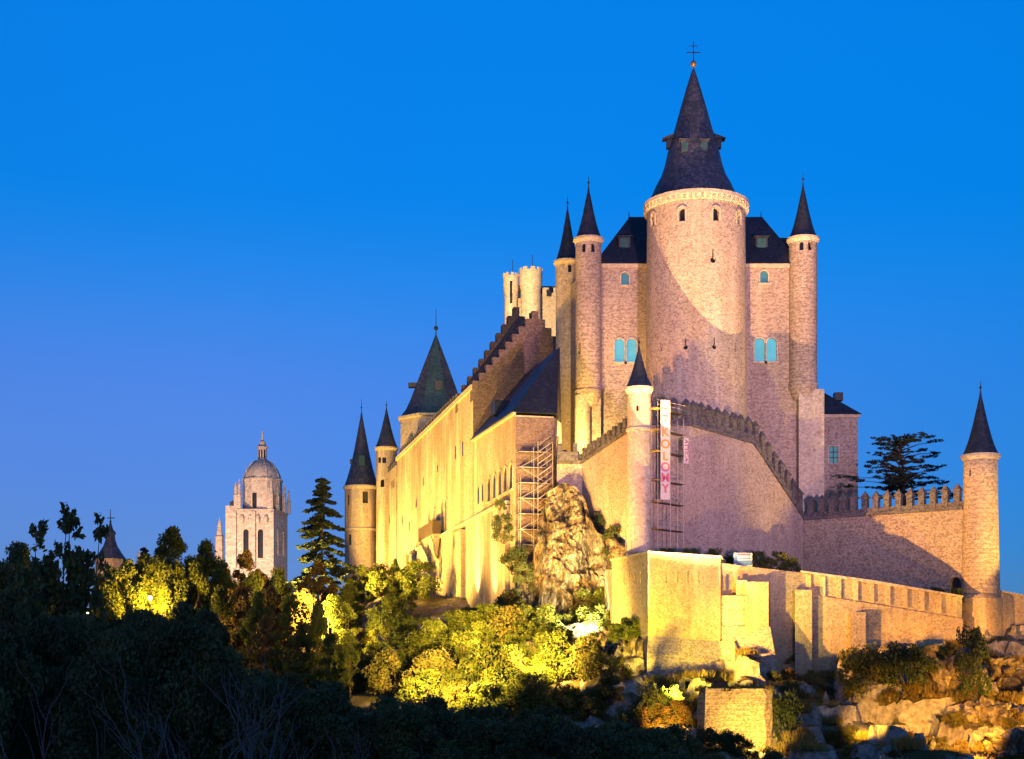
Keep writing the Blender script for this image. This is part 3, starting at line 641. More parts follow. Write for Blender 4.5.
# slightly battered foot courses and parapet band
def parapet(par, a, b, za, zb_, count, mh=2.2, first=.5, low=1.2, m='dress', cap=True, band=.45):
    d = (b-a).normalized(); n = Vector((d.y, -d.x)); L = (b-a).length
    pa = [tuple(a+n*.28), tuple(b+n*.28), tuple(b-n*.7), tuple(a-n*.7)]
    MB().prism(pa, [za+.003, zb_+.003, zb_+.003, za+.003], [za+band, zb_+band, zb_+band, za+band]).build('coping', m, par)
    pb = [tuple(a+n*.02), tuple(b+n*.02), tuple(b-n*.45), tuple(a-n*.45)]
    MB().prism(pb, [za+band+.003, zb_+band+.003, zb_+band+.003, za+band+.003], [za+band+low, zb_+band+low, zb_+band+low, za+band+low]).build('parapet_wall', m, par)
    ang = math.atan2(d.y, d.x)
    for k in range(count):
        f = (k+first)/count; q = a+(b-a)*f; z = za+(zb_-za)*f+band+.01
        jz = random.uniform(-.08, .08)
        mm = MB().box((q.x-n.x*.2, q.y-n.y*.2, z+(mh+jz)/2), (.80, .76, mh+jz), ang+random.uniform(-.04, .04))
        if cap:
            mm.box((q.x-n.x*.2, q.y-n.y*.2, z+mh+jz+.083), (1.08, 1.02, .16), ang)
            ca, sa = math.cos(ang), math.sin(ang); h0 = z+mh+jz+.166; cx_, cy_ = q.x-n.x*.2, q.y-n.y*.2
            mm.addm([(cx_+u*ca-v*sa, cy_+u*sa+v*ca, h0) for u, v in ((-.48, -.46), (.48, -.46), (.48, .46), (-.48, .46))]+[(cx_, cy_, h0+.85)], [(0, 1, 4), (1, 2, 4), (2, 3, 4), (3, 0, 4), (3, 2, 1, 0)])
        mm.build('merlon', m, par)
parapet(bow, Cp, B, zC, zB, 11, 1.5, low=.5, cap=False)
parapet(bow, Dp, Cp, ZY(464, 203.6), zC, 2, 1.3, low=.9, cap=False)
parapet(bow, B, E1, zB, zE1, 4, 2.1, first=.8, low=.75)
parapet(bow, E1, Ep, zE1, zE, 8, 2.15, low=.75)
parapet(bow, Ep, G, zE, zG, 8, 2.3, low=.9)
# small corner watch box at the left end of the bow
wb = thing('watch_box', 'small square lookout with cut corners at the left end of the battlement', 'lookout', (PX(567, 203.2), 203.2, 24))
MB().box((PX(567.5, 203), 203.1, ZY(457, 203)), (2.7, 2.0, 1.2)).build('base', 'dress', wb)
for dx in (-1.0, 1.0): MB().box((PX(567.5, 203)+dx, 203.1, ZY(448.5, 203)), (.6, 1.8, 1.1)).build('merlon', 'dress', wb)
MB().tube([P(558, 463, 202.6), P(558, 436, 202.6)], .12).build('post', 'dress', wb)
# slim turret at the prow
st = round_tower('prow_turret', 'slim round turret with black cone at the prow beside the white banner', 'turret', (B.x, B.y), 1.42, 13, ZY(386, 186.2), ZY(346, 187.6)-ZY(386, 186.2), 'turret' if False else 'pale', 'slate_dark',
    ((636.5, 411, .3, .75, False, 'hole'),), ring=ZY(428, 186.2), taper=1.09, rr=1.6, fin=1.0)
# right curtain wall, falls back to the round tower
rw = thing('right_curtain_wall', 'long rubble curtain wall with spiked battlement running to the round corner tower', 'castle wall', ((G.x+Hh.x)/2, (G.y+Hh.y)/2, 12))
mb = MB(); wall_run(mb, G+Vector((-.2, .3)), Hh, 6, zG-.2, zH, 1.6); w = mb.build('wall', 'rubble', rw); cu = Cuts()
d = (Hh-G).normalized(); n = (d.y, -d.x)
q = G+(Hh-G)*.955; window(rw, cu, Vector((q.x, q.y, ZY(597, q.y))), n, 1.5, 2.6, 'hole', True, .8, name='gateway')
cu.apply(w)
parapet(rw, G+Vector((.3, 0)), Hh, zG-.2, zH, 14, 2.0, low=.6)
# round tower at the right end
rt = round_tower('end_tower', 'lone round tower with slate cone at the right end of the curtain wall', 'tower', (PX(980.5, 198), 198), 2.15, 4, ZY(453, 196), ZY(391, 198)-ZY(453, 196), 'turret', 'slate_dark',
    ((967, 476, .3, .8, False, 'hole'),), taper=1.22, rr=2.2)
c = (PX(980, 197.6), 197.6)
MB().lathe((c[0], c[1], 3), [(2.95, 0), (2.75, ZY(596, 196)-3.3), (2.3, ZY(594, 196)-3)], 30).build('plinth', 'low', rt, smooth=True)
# garden terrace behind the right curtain wall
struct(MB().prism([(G.x, G.y+1.2), (Hh.x, Hh.y+1.4), (63, 205), (64, 250), (G.x-2, 250)], 10, 23.0).build('garden_terrace', 'ground'))

# ---------------------------------------------------------------- bastion and lower wall
zt = ZY(553, 175); BL = Vector((PX(612, 186), 186)); BF = Vector((PX(648, 175), 175)); BR = Vector((PX(720.5, 181.5), 181.5)); BK = Vector((PX(725, 188), 188))
bas = thing('bastion', 'square projecting bastion with arrow slits and flat coping, lit orange', 'bastion', (18, 181, 2))
w = MB().prism([tuple(BL), tuple(BF), tuple(BR), tuple(BK)], -3, zt).build('wall', 'low', bas); cu = Cuts()
d = (BR-BF).normalized(); nF = (d.y, -d.x)
for px_ in (666, 677, 687.5, 698.5):
    f = (px_-648)/72.5; q = BF+(BR-BF)*f; window(bas, cu, Vector((q.x, q.y, ZY(582.5, q.y))), nF, .24, 1.35, 'hole', False, .4, name='loophole')
d2 = (BF-BL).normalized(); nL = (d2.y, -d2.x)
for f in (.35, .5, .65, .8): q = BL+(BF-BL)*f; window(bas, cu, Vector((q.x, q.y, ZY(583, q.y))), nL, .24, 1.3, 'hole', False, .4, name='loophole')
cu.apply(w)
mb = MB(); mb.prism([(BL.x-.2, BL.y-.1), (BF.x-.05, BF.y-.2), (BR.x+.15, BR.y-.2), (BK.x+.15, BK.y)], zt+.003, zt+.22); mb.build('coping', 'pale', bas)
MB().prism([(BF.x-.2, BF.y-1.1), (BR.x+.5, BR.y-.9), (BR.x+.2, BR.y-.003), (BF.x, BF.y-.003)], -4, [4.2, 3.4, 5.6, 6.2]).build('batter', 'rubble', bas)
# lower wall going right, with recessed panels between pilasters
LW = thing('lower_wall', 'long low outer wall with tall recessed panels under the right curtain wall', 'castle wall', (40, 188, 4))
pts = [Vector((PX(721, 183), 183)), Vector((PX(752, 184.5), 184.5)), Vector((PX(800, 187), 187)), Vector((PX(872, 190), 190)), Vector((PX(962, 194), 194))]
tp = [ZY(563, 183), ZY(567, 184.5), ZY(572.5, 187), ZY(582, 190), ZY(597.5, 194)]
front = [tuple(p) for p in pts]; back = [(p.x-.1, p.y+1.0) for p in pts]
MB().prism(front+back[::-1], 1, tp+tp[::-1]).build('wall', 'low', LW)
mb = MB(); off = .28
def at(f): 
    px_ = 800+f*162; i = 2 if px_ < 872 else 3; a, b = pts[i], pts[i+1]; pa = (800, 872)[i-2]; pb = (872, 962)[i-2]; k = (px_-pa)/(pb-pa)
    return a+(b-a)*k, tp[i]+(tp[i+1]-tp[i])*k
# lower thick part below the panels
lf = [(p.x+.05, p.y-off) for p in pts[2:]]; bk = [(p.x, p.y-.003) for p in pts[2:]]
zl = [ZY(593, 187), ZY(604, 190), ZY(619, 194)]
MB().prism(lf+bk[::-1], 0, zl+zl[::-1]).build('thick_base', 'low', LW)
for px_ in (808, 822, 838, 855, 871, 887, 904, 921, 938, 954):
    q, z = at((px_-800)/162); zl_ = z-2.55
    MB().box((q.x, q.y-off/2-.002, (z-.12+zl_)/2), (.6, off-.01, z-.12-zl_), .1).build('pilaster', 'low', LW)
MB().prism([(p.x, p.y-.55) for p in pts[2:]]+[(p.x, p.y+1.1) for p in pts[2:]][::-1], [t+.003 for t in tp[2:]]+[t+.003 for t in tp[2:]][::-1], [t+.2 for t in tp[2:]]+[t+.2 for t in tp[2:]][::-1]).build('coping', 'pale', LW)
# stepped buttress blocks near the bastion
q = P(758, 582, 181.5); b1 = MB().prism([(PX(745, 181), 181), (PX(768.5, 181.5), 181.5), (PX(770, 184), 184), (PX(745, 184), 183.6)], -2, q.z)
b1.build('buttress', 'low', LW)
MB().prism([(PX(721.2, 181.9), 181.9), (PX(744.8, 182), 182), (PX(744.8, 183.6), 183.6), (PX(721.2, 183), 182.9)], -2, ZY(595, 181)).build('buttress', 'rubble', LW)
MB().prism([(PX(722, 180.2), 180.2), (PX(776, 180), 180), (PX(770, 181.4), 181.4), (PX(722, 181.6), 181.6)], -4, [4.6, 3.6, 7.5, 7.5]).build('batter', 'rubble', LW)
MB().prism([(PX(736, 182.2), 182.2), (PX(747, 182.2), 182.2), (PX(747, 183.6), 183.6), (PX(736, 183.2), 183.2)], ZY(594.9, 181)+.01, ZY(580, 182)).build('block', 'low', LW)
MB().prism([(PX(795, 185.3), 185.3), (PX(812, 186), 186), (PX(812, 187.4), 187.4), (PX(795, 186.6), 186.6)], 0, ZY(590, 186)).build('buttress', 'low', LW)
MB().prism([(PX(851, 187.3), 187.3), (PX(866, 188), 188), (PX(866, 189.3), 189.3), (PX(851, 188.6), 188.6)], 0, ZY(612, 188)).build('buttress', 'low', LW)
for px_ in (727, 739):
    MB().box((PX(px_, 182.99), 183.05, ZY(583, 183)), (.3, .2, 1.6)).build('loophole', 'hole', LW)
# wall end at the far right
fr = thing('wall_stub', 'short end of wall beyond the round corner tower at the right edge', 'castle wall', (PX(1020, 198), 198, 4))
MB().prism([(PX(1001, 197), 197), (PX(1075, 199), 199), (PX(1075, 199), 200.2), (PX(1001, 197), 198.2)], 2, [ZY(592, 197), ZY(606, 199), ZY(606, 199), ZY(592, 197)]).build('wall', 'low', fr)
MB().prism([(PX(1001, 196.8), 196.8), (PX(1075, 198.8), 198.8), (PX(1075, 199), 200.4), (PX(1001, 197), 198.4)], [ZY(592, 197)+.003, ZY(606, 199)+.003]*1+[ZY(606, 199)+.003, ZY(592, 197)+.003], [ZY(592, 197)+.2, ZY(606, 199)+.2, ZY(606, 199)+.2, ZY(592, 197)+.2]).build('coping', 'pale', fr)
# terrace fill between the lower wall and the curtain wall
struct(MB().prism([(BL.x, BL.y), (BK.x-1, BK.y-2), (pts[0].x, pts[0].y+.9), (pts[2].x, pts[2].y+.9), (pts[4].x, pts[4].y+.9), (Hh.x, Hh.y+1), (G.x, G.y+1), (Ep.x, Ep.y+1), (B.x-1, B.y+2), (BL.x-.5, BL.y+6)],
   2, [14.6, 14.6, 14.4, 13.4, 10.6, 11.2, 14.4, 15.4, 15.4, 15.0]).build('terrace_ground', 'ground'))
#PART2
# ---------------------------------------------------------------- cliff and boulders
def rock(name, label, cat, c, half, seed, m='rock', sub=5, amp=.32, group=None, strat=.5, rz=0.):
    bm = bmesh.new(); bmesh.ops.create_icosphere(bm, subdivisions=sub, radius=1)
    o3 = Vector((seed*7.3, seed*3.1, seed*1.7)); hz = max(half)
    for v in bm.verts:
        p = v.co.copy(); q = Vector((p.x*half[0], p.y*half[1], p.z*half[2]))
        vd, vp = noise.voronoi(Vector((q.x*.42, q.y*.42, q.z*.30))+o3); cr_ = min(1, (vd[1]-vd[0])*2.2)
        s = .9+amp*.55*(cr_-.5)+amp*.5*(noise.cell(vp[0]*9.1)-.5)+amp*.6*noise.fractal(q*(.9/ (hz**.5))*.55+o3, 1, 2.1, 5)+amp*.8*(.5-abs(noise.noise(q*.35+o3)))
        s += amp*.35*noise.fractal(q*1.1+o3, 1, 2, 4)
        q = q*s
        q.z += strat*.35*math.sin(q.z*2.1+noise.noise(q*.3)*3)
        q.x, q.y = q.x*math.cos(rz)-q.y*math.sin(rz), q.x*math.sin(rz)+q.y*math.cos(rz)
        v.co = q
    me = bpy.data.meshes.new(name); bm.to_mesh(me); bm.free(); me.materials.append(M[m])
    me.polygons.foreach_set('use_smooth', [True]*len(me.polygons)); me.set_sharp_from_angle(angle=R(38))
    o = bpy.data.objects.new(name, me); COL.objects.link(o); o.location = c
    return tag(o, label, cat, group)
def tab(t, x):
    return float(np.interp(x, [a for a, b in t], [b for a, b in t]))
def cliff():
    TOP = [(486, 612), (500, 596), (516, 586), (530, 572), (539, 530), (547, 494), (562, 483), (577, 487), (586, 504), (595, 528), (610, 538), (630, 546), (644, 550)]
    YF = [(486, 204.6), (540, 202), (582, 200.6), (600, 196.5), (625, 190.3), (644, 186.5)]
    nx_, nz_ = 150, 130; vs = []; fs = []
    for j in range(nz_+1):
        v = j/nz_
        for i in range(nx_+1):
            px = 486+158*i/nx_; Y = tab(YF, px); zt_ = ZY(tab(TOP, px), Y); z = 1+(zt_-1)*v
            pin = math.exp(-((px-566)/26)**2)
            yy = Y-.3-5.2*(1-v)**1.25-1.6*pin*(1-v*.6); x = PX(px, Y)
            q = Vector((x, z*.3, z))
            rg = noise.ridged_multi_fractal(Vector((x*.19, 2.2, z*.10)), 1.0, 2.1, 5, 1.0, 2.0)
            rg2 = noise.ridged_multi_fractal(Vector((x*.55+7, 4.1, z*.22)), .8, 2.2, 5, 1.0, 2.0)
            zz_ = z+2.6*noise.noise(Vector((x*.22, 1, z*.15)))+.5*x*.3; led = (zz_/3.4) % 1
            fis = min(1, abs(noise.noise(Vector((x*.42+.25*z*.2, 8, z*.09))))*5)
            dsp = 2.6*(rg-1.0)+1.0*(rg2-1.0)+.4*(led**3)+.9*(fis-.7)+.45*noise.fractal(Vector((x*1.1, 6, z*1.1)), .7, 2, 5)
            f = min(1, min(i, nx_-i)/8)*min(1, (nz_-j)/5+.25)
            vs.append((x+.35*noise.noise(q*.7), yy-dsp*f, z+.5*noise.noise(q*.5+Vector((5, 5, 5)))))
    w_ = nx_+1
    for j in range(nz_):
        for i in range(nx_): fs.append((j*w_+i, j*w_+i+1, (j+1)*w_+i+1, (j+1)*w_+i))
    o = len(vs)
    for i in range(w_): a = vs[nz_*w_+i]; vs.append((a[0], a[1]+2.5, a[2]-.6))
    for i in range(w_): a = vs[i]; vs.append((a[0], vs[o+i][1], a[2]))
    for i in range(nx_): fs += [(nz_*w_+i, nz_*w_+i+1, o+i+1, o+i), (o+i, o+i+1, o+w_+i+1, o+w_+i), (o+w_+i, o+w_+i+1, i+1, i)]
    return tag(MB().addm(vs, fs).build('cliff', 'rock', None, P(566, 640, 198)), 'craggy floodlit cliff with a pinnacle between the chapel corner and the prow turret', 'cliff')
cl = cliff()
rock('cliff_rock', 'jutting rock ledge beneath the bright rock face', 'rock', P(592, 636, 188.5), (4.2, 3, 1.7), 3)
rock('cliff_rock', 'reddish rock foot under the left side of the bastion', 'rock', P(634, 676, 178.5), (2.6, 3.2, 4.6), 8)
rock('cliff_rock', 'low bright rock step under the overhanging ledge', 'rock', P(560, 652, 186), (5, 3, 1.8), 9)
BO = [((944, 688, 176), (4.2, 3, 3.4), 'square lit crag with flat top under the end tower'), ((1002, 668, 182), (3.6, 3, 2.6), 'lit crag at the foot of the end tower'),
      ((905, 648, 187), (4.4, 2.4, 1.9), 'grey rock hump against the panelled wall'), ((985, 716, 168), (4, 3, 2.6), 'rough crag near the right edge of the hillside'),
      ((1015, 740, 158), (4, 3, 2), 'lowest crag in the bottom right corner')]
for k, (pp, hf, lb) in enumerate(BO): rock('boulder', lb, 'rock', P(pp[0], pp[1]+8, pp[2]), (hf[0]*.8, hf[1], hf[2]*.95), 20+k, sub=6, amp=.62)
# ruined masonry block
rz_ = thing('ruined_wall', 'squat ruined masonry block glowing yellow with grass along its top', 'ruin', P(735, 740, 160))
mb = MB(); N1 = 14; zt0, zb0 = ZY(687, 159), ZY(752, 159)
def rp(px, Y): return (PX(px, Y), Y)
bm = bmesh.new()
mb.prism([rp(697, 160.4), rp(705, 158.8), rp(765, 158.4), rp(772, 160), rp(768, 162.4), rp(700, 162.4)], zb0-3, [zt0-.9, zt0-.2, zt0-.1, zt0-.5, zt0+.1, zt0-.3])
o = mb.build('wall', 'ruin', rz_)
bm.from_mesh(o.data); bmesh.ops.subdivide_edges(bm, edges=bm.edges, cuts=10, use_grid_fill=True)
for v in bm.verts: v.co += noise.noise_vector(v.co*.9)*.28
bm.to_mesh(o.data); bm.free()

# shielded floodlight beside the ruin: an added, unseen plate masks the beam off the bastion
LP = Vector((20.8, 165.2, -4.0))
fx = thing('floodlight_fixture', 'small black floodlight with a metal barn door on the rocks behind the ruined block', 'floodlight', LP-Vector((0, 0, 1)))
dz = -.012
ed = [(-.54, 1.99), (.225, 1.18), (.235, 1.03), (.42, .90), (.66, .74), (.9, .62)]
vs = []
for yy_ in (1.0, 1.03): vs += [LP+Vector((x_*yy_, yy_, (z_+dz)*yy_)) for x_, z_ in ed]+[LP+Vector((.9, yy_, -.3)), LP+Vector((-.54, yy_, -.3))]
n_ = len(ed)+2
MB().addm(vs, [tuple(range(n_)), tuple(range(2*n_-1, n_-1, -1))]+[(i, n_+i, n_+(i+1) % n_, (i+1) % n_) for i in range(n_)]).build('beam_plate', 'iron', fx)
MB().box(LP+Vector((0, -.2, -.25)), (.5, .3, .4)).build('housing', 'iron', fx)
for x_ in (-.3, .5): MB().tube([LP+Vector((x_*.4, -.1, -.35)), LP+Vector((x_, 1.0, -.28))], .03, 5).build('bracket', 'iron', fx)
# ---------------------------------------------------------------- foliage
rng = np.random.default_rng(5)
def leaves(cs, rad, n, size, flat=1.0, seed=0, up=0.):
    """n leaf-sized quads per clump centre; rad per clump"""
    g = np.random.default_rng(seed); cs = np.asarray(cs, float); k = len(cs); N = k*n
    d = g.normal(size=(N, 3)); d /= np.linalg.norm(d, axis=1)[:, None]; r = g.random(N)**.5
    rd = np.repeat(np.broadcast_to(np.asarray(rad, float), (k,)), n)
    c = np.repeat(cs, n, 0)+d*(r*rd)[:, None]*np.array([1, 1, flat])
    a = g.normal(size=(N, 3)); a[:, 2] *= (1-up); a /= np.linalg.norm(a, axis=1)[:, None]
    b = g.normal(size=(N, 3)); b -= (b*a).sum(1)[:, None]*a; b /= np.linalg.norm(b, axis=1)[:, None]
    s = size*(.6+.8*g.random(N))[:, None]
    v = np.stack([c-a*s, c-b*s*.55+a*s*.1, c+a*s, c+b*s*.55+a*s*.1], 1).reshape(-1, 3)
    return v
def leaf_obj(name, v, m, parent=None):
    n = len(v)//4; me = bpy.data.meshes.new(name)
    me.vertices.add(len(v)); me.vertices.foreach_set('co', v.astype(np.float32).ravel())
    me.loops.add(4*n); me.loops.foreach_set('vertex_index', np.arange(4*n, dtype=np.int32))
    me.polygons.add(n); me.polygons.foreach_set('loop_start', np.arange(0, 4*n, 4, dtype=np.int32)); me.polygons.foreach_set('loop_total', np.full(n, 4, dtype=np.int32))
    me.update(); me.validate(); me.materials.append(M[m]); o = bpy.data.objects.new(name, me); COL.objects.link(o)
    if parent: o.parent = parent
    return o
def limb(mb, a, b, r0, r1, wig=.12, n=5):
    a = Vector(a); b = Vector(b); L = (b-a).length
    pts = [a+(b-a)*(i/n)+Vector((random.uniform(-1, 1), random.uniform(-1, 1), random.uniform(-.5, .5)))*L*wig*math.sin(PI*i/n) for i in range(n+1)]
    mb.tube(pts, [r0+(r1-r0)*i/n for i in range(n+1)], 6); return pts
def proto_empty(name): return thing(name, 'x', 'tree', (0, 0, 0))
def broadleaf(m, H=12., wid=.36, clumps=54, n=190, size=.19, seed=1, base=.22):
    random.seed(seed); th = proto_empty('broadleaf_tree'); mb = MB(); trunk = limb(mb, (0, 0, -.6), (random.uniform(-.5, .5), 0, H*.62), .26, .10, .03, 7)
    cs = []; rs = []
    while len(cs) < clumps:
        u = random.random(); z = H*(base+(1-base)*u)
        env = wid*H*(math.sin(PI*min(1, .12+u*.88))**.7)*(1-.35*u)
        a = random.uniform(0, 2*PI); rr_ = env*(random.random()**.45)*(1+.25*math.sin(3*a+seed))
        cs.append((rr_*math.cos(a), rr_*math.sin(a), z*random.uniform(.96, 1.02))); rs.append(random.uniform(.55, 1.25)*H*.075)
    for c_ in random.sample(cs, 16):
        t = trunk[min(7, max(1, int(7*min(1, c_[2]/H*.9))))]; limb(mb, t, Vector(c_)*.92, .09, .025)
    mb.build('trunk', 'bark', th); leaf_obj('crown', leaves(cs, rs, n, size, .8, seed), m, th); return th
def sapling(m, H=12., seed=3, stems=3, n=26):
    random.seed(seed); th = proto_empty('young_tree'); mb = MB(); cs = []; rs = []
    for k in range(stems):
        a = random.uniform(0, 6.28); top = Vector((math.cos(a)*1.3*k*.5, math.sin(a)*.8, H*random.uniform(.82, 1)))
        p = limb(mb, (0, 0, -.5), top, .12, .02, .03, 9)
        for q in p[3:]:
            for _ in range(4):
                cs.append(tuple(q+Vector((random.uniform(-.7, .7), random.uniform(-.7, .7), random.uniform(-.6, .6)))*(1.2-.6*q.z/H))); rs.append(random.uniform(.22, .5))
    mb.build('trunk', 'bark', th); leaf_obj('crown', leaves(cs, rs, n, .17, 1, seed), m, th); return th
def conifer(m, H=20., seed=4, tiers=24, rad=.27, droop=.38):
    random.seed(seed); th = proto_empty('conifer_tree'); mb = MB(); limb(mb, (0, 0, -.6), (0, 0, H), .28, .03, .004, 10); cs = []; rs = []
    for k in range(tiers):
        u = (k+.5)/tiers; z = H*(.12+.86*u); L = H*rad*(1-u)**.8*random.uniform(.75, 1.15)+.25
        for j in range(6):
            a = j*2*PI/6+k*.7+random.uniform(-.35, .35); l = L*random.uniform(.4, 1.25); z = H*(.12+.86*u)+random.uniform(-.5, .5)
            e_ = Vector((math.cos(a)*l, math.sin(a)*l, z-l*droop+random.uniform(-.2, .2)))
            mb.tube([(0, 0, z), Vector((0, 0, z))*.4+e_*.6+Vector((0, 0, .15)), e_], [.06, .04, .015], 5)
            for f in (.35, .55, .75, .92, 1.02):
                q = Vector((0, 0, z)).lerp(e_, f); cs.append((q.x, q.y, q.z+.1)); rs.append(.28+.32*f*l/L*(1-u*.6))
    mb.build('trunk', 'bark', th); leaf_obj('crown', leaves(cs, rs, 44, .2, .38, seed, .4), m, th); return th
def shrub(m, r=2.0, seed=6, clumps=30, n=150, size=.115, tall=.9, name='shrub'):
    random.seed(seed); th = proto_empty(name); mb = MB(); cs = []; rs = []
    for k in range(clumps):
        a = random.uniform(0, 2*PI); u = random.random(); rr_ = r*random.random()**.5*(1-.45*u*u)
        c_ = (rr_*math.cos(a), rr_*math.sin(a), r*(.15+tall*1.3*u)); cs.append(c_); rs.append(r*random.uniform(.2, .42))
        if k % 3 == 0: limb(mb, (c_[0]*.15, c_[1]*.15, -.4), c_, .05, .015)
    mb.build('stem', 'bark', th); leaf_obj('foliage', leaves(cs, rs, n, size, .85, seed), m, th); return th
def tuft(m, seed=9, n=500, r=1.3, h=1.0):
    th = proto_empty('grass_tuft'); g = np.random.default_rng(seed)
    a = g.random(n)*6.28; rr_ = r*np.sqrt(g.random(n)); p = np.stack([rr_*np.cos(a), rr_*np.sin(a), np.full(n, -.1)], 1)
    d = np.stack([g.normal(0, .3, n), g.normal(0, .3, n), np.ones(n)], 1)*(h*(.4+.8*g.random(n)))[:, None]; sd = np.stack([np.cos(a*7), np.sin(a*7), np.zeros(n)], 1)*.05
    v = np.stack([p-sd, p+sd, p+d+sd*.2, p+d-sd*.2], 1).reshape(-1, 3)
    leaf_obj('blades', v, m, th); return th
def bare(H=15., seed=11, lev=3):
    random.seed(seed); th = proto_empty('bare_tree'); mb = MB()
    def grow(a, d, L, r, lev):
        b = a+d*L; p = limb(mb, a, b, r, r*.55, .07, 5)
        if lev == 0: return
        for k in range(3 if lev > 1 else 4):
            nd = (d+Vector((random.gauss(0, .5), random.gauss(0, .5), random.uniform(.0, .45)))).normalized()
            grow(p[random.choice((3, 4, 5))], nd, L*random.uniform(.5, .8), r*.5, lev-1)
    grow(Vector((0, 0, -.5)), Vector((random.uniform(-.1, .1), 0, 1)), H*.5, .17, lev)
    mb.build('branches', 'barepale', th); return th
used = {}
def put(pr, loc, s, rz, label, cat, group=None, sz=None):
    if pr not in used: o = pr; used[pr] = 1; kids = None
    else:
        o = pr.copy(); COL.objects.link(o)
        for ch in pr.children:
            c_ = ch.copy(); COL.objects.link(c_); c_.parent = o
    o.location = loc; o.scale = (s, s, sz or s); o.rotation_euler = (0, 0, rz); o['label'] = label; o['category'] = cat
    if group: o['group'] = group
    elif 'group' in o: del o['group']
    return o
T_dark = [broadleaf('leaf_dark', seed=s, wid=w, n=360, size=.125, clumps=60) for s, w in ((1, .34), (2, .28), (3, .4))]
T_mid = [broadleaf('leaf_mid', seed=s, wid=w, n=260, size=.15) for s, w in ((4, .36), (5, .3))]
T_rust = [broadleaf('leaf_rust', seed=6, wid=.38)]
T_sap = [sapling('leaf_dark', seed=s, stems=k) for s, k in ((21, 2), (22, 3))]
T_fir = conifer('needle', 20, 31)
T_bare = [bare(15, s) for s in (41, 42, 43)]
S_dark = [shrub('leaf_dark', 2, 51), shrub('leaf_dark', 2, 52, tall=1.3)]
S_mid = [shrub('leaf_mid', 2, 53), shrub('leaf_mid', 2, 54, tall=1.4), shrub('leaf_olive', 2, 55, tall=1.1)]
S_rust = [shrub('leaf_rust', 2, 56), shrub('leaf_olive', 2, 57)]
G_t = [tuft('grass', 61), tuft('grass', 62, r=1.8, h=.7)]
FL = [o.location.copy() for o in S.objects if o.type == 'LIGHT' and o.data.type == 'SPOT']

def top_tree(pr, px, ytop, Y, label, cat='tree', group=None, Hp=12., fat=1., sink=0):
    x = PX(px, Y); g = ground_z(x, Y)-sink; H = ZY(ytop, Y)-g
    if H < 2: return None
    s = H/Hp; return put(pr, (x, Y, g), s*fat, random.uniform(0, 6.28), label, cat, group, s)
random.seed(99)
# named trees at the back
top_tree(T_fir, 322, 476, 248, 'tall dark fir left of the far round tower', Hp=20, fat=1.05)
top_tree(T_mid[0], 172, 531, 232, 'broad tree above the glowing street lamp', fat=.8)
top_tree(T_mid[1], 205, 545, 238, 'green tree with lit crown left of the cathedral tower', fat=.9)
top_tree(T_rust[0], 246, 552, 225, 'brownish tree standing before the foot of the cathedral tower', fat=.7)
top_tree(T_rust[0], 318, 562, 236, 'brown tree crown below the fir', fat=.75)
top_tree(T_dark[0], 18, 548, 170, 'dark rounded tree at the left edge on the skyline', fat=.8)
top_tree(T_fir, 144, 546, 215, 'small pointed conifer on the skyline right of the church spire', Hp=20, fat=.85)
for px_, yt, pr, lb in ((27, 517, 0, 'leftmost slender young tree rising above the wood'), (44, 508, 1, 'slender young tree second from left with leafy tip'), (61, 503, 0, 'tallest slender young tree against the sky'), (78, 519, 1, 'slender young tree nearest the church spire'), (92, 545, 0, 'shortest slender young tree below the church spire')):
    top_tree(T_sap[pr], px_, yt, 118+px_*.05, lb, fat=.62)
# lamp-lit trees round the street lamp
for px_, yt, Y, k in ((112, 572, 199, 1), (128, 564, 200, 0), (146, 560, 202, 1), (160, 560, 200, 0), (178, 566, 201, 1), (196, 566, 202, 0), (140, 585, 198, 0), (166, 588, 198.5, 1)):
    top_tree(T_mid[k], px_, yt, Y, 'yellow lit tree close behind the street lamp', 'tree', 'trees lit by the street lamp', fat=.7)
for px_, yt, Y, k in ((118, 575, 203, 0), (140, 566, 206, 1), (165, 562, 204, 0), (190, 562, 209, 1), (222, 566, 207, 0), (100, 578, 212, 1), (255, 575, 212, 0), (280, 572, 218, 1)):
    top_tree((T_mid+T_rust)[k], px_, yt, Y, 'yellow lit tree in the row behind the street lamp', 'tree', 'lamp lit trees', fat=.62)
for k in range(12):
    px_ = random.uniform(-20, 340); top_tree(random.choice(T_dark+T_rust), px_, random.uniform(560, 585), random.uniform(215, 265), 'dark brown tree of the rear wood below the skyline', 'tree', 'rear wood trees', fat=.75)
for px_, yt, Y, k in ((222, 590, 190, 0), (240, 584, 196, 2), (258, 596, 186, 1), (272, 588, 194, 2), (290, 598, 190, 0), (305, 590, 200, 2), (318, 606, 186, 1), (334, 598, 196, 0), (300, 624, 178, 1), (330, 636, 178, 0), (265, 616, 178, 2), (350, 640, 184, 1)):
    top_tree((T_mid+T_rust)[k], px_, yt, Y, 'dim olive tree at the edge of the dark wood below the far round tower', 'tree', 'half lit trees at the wood edge', fat=.7)
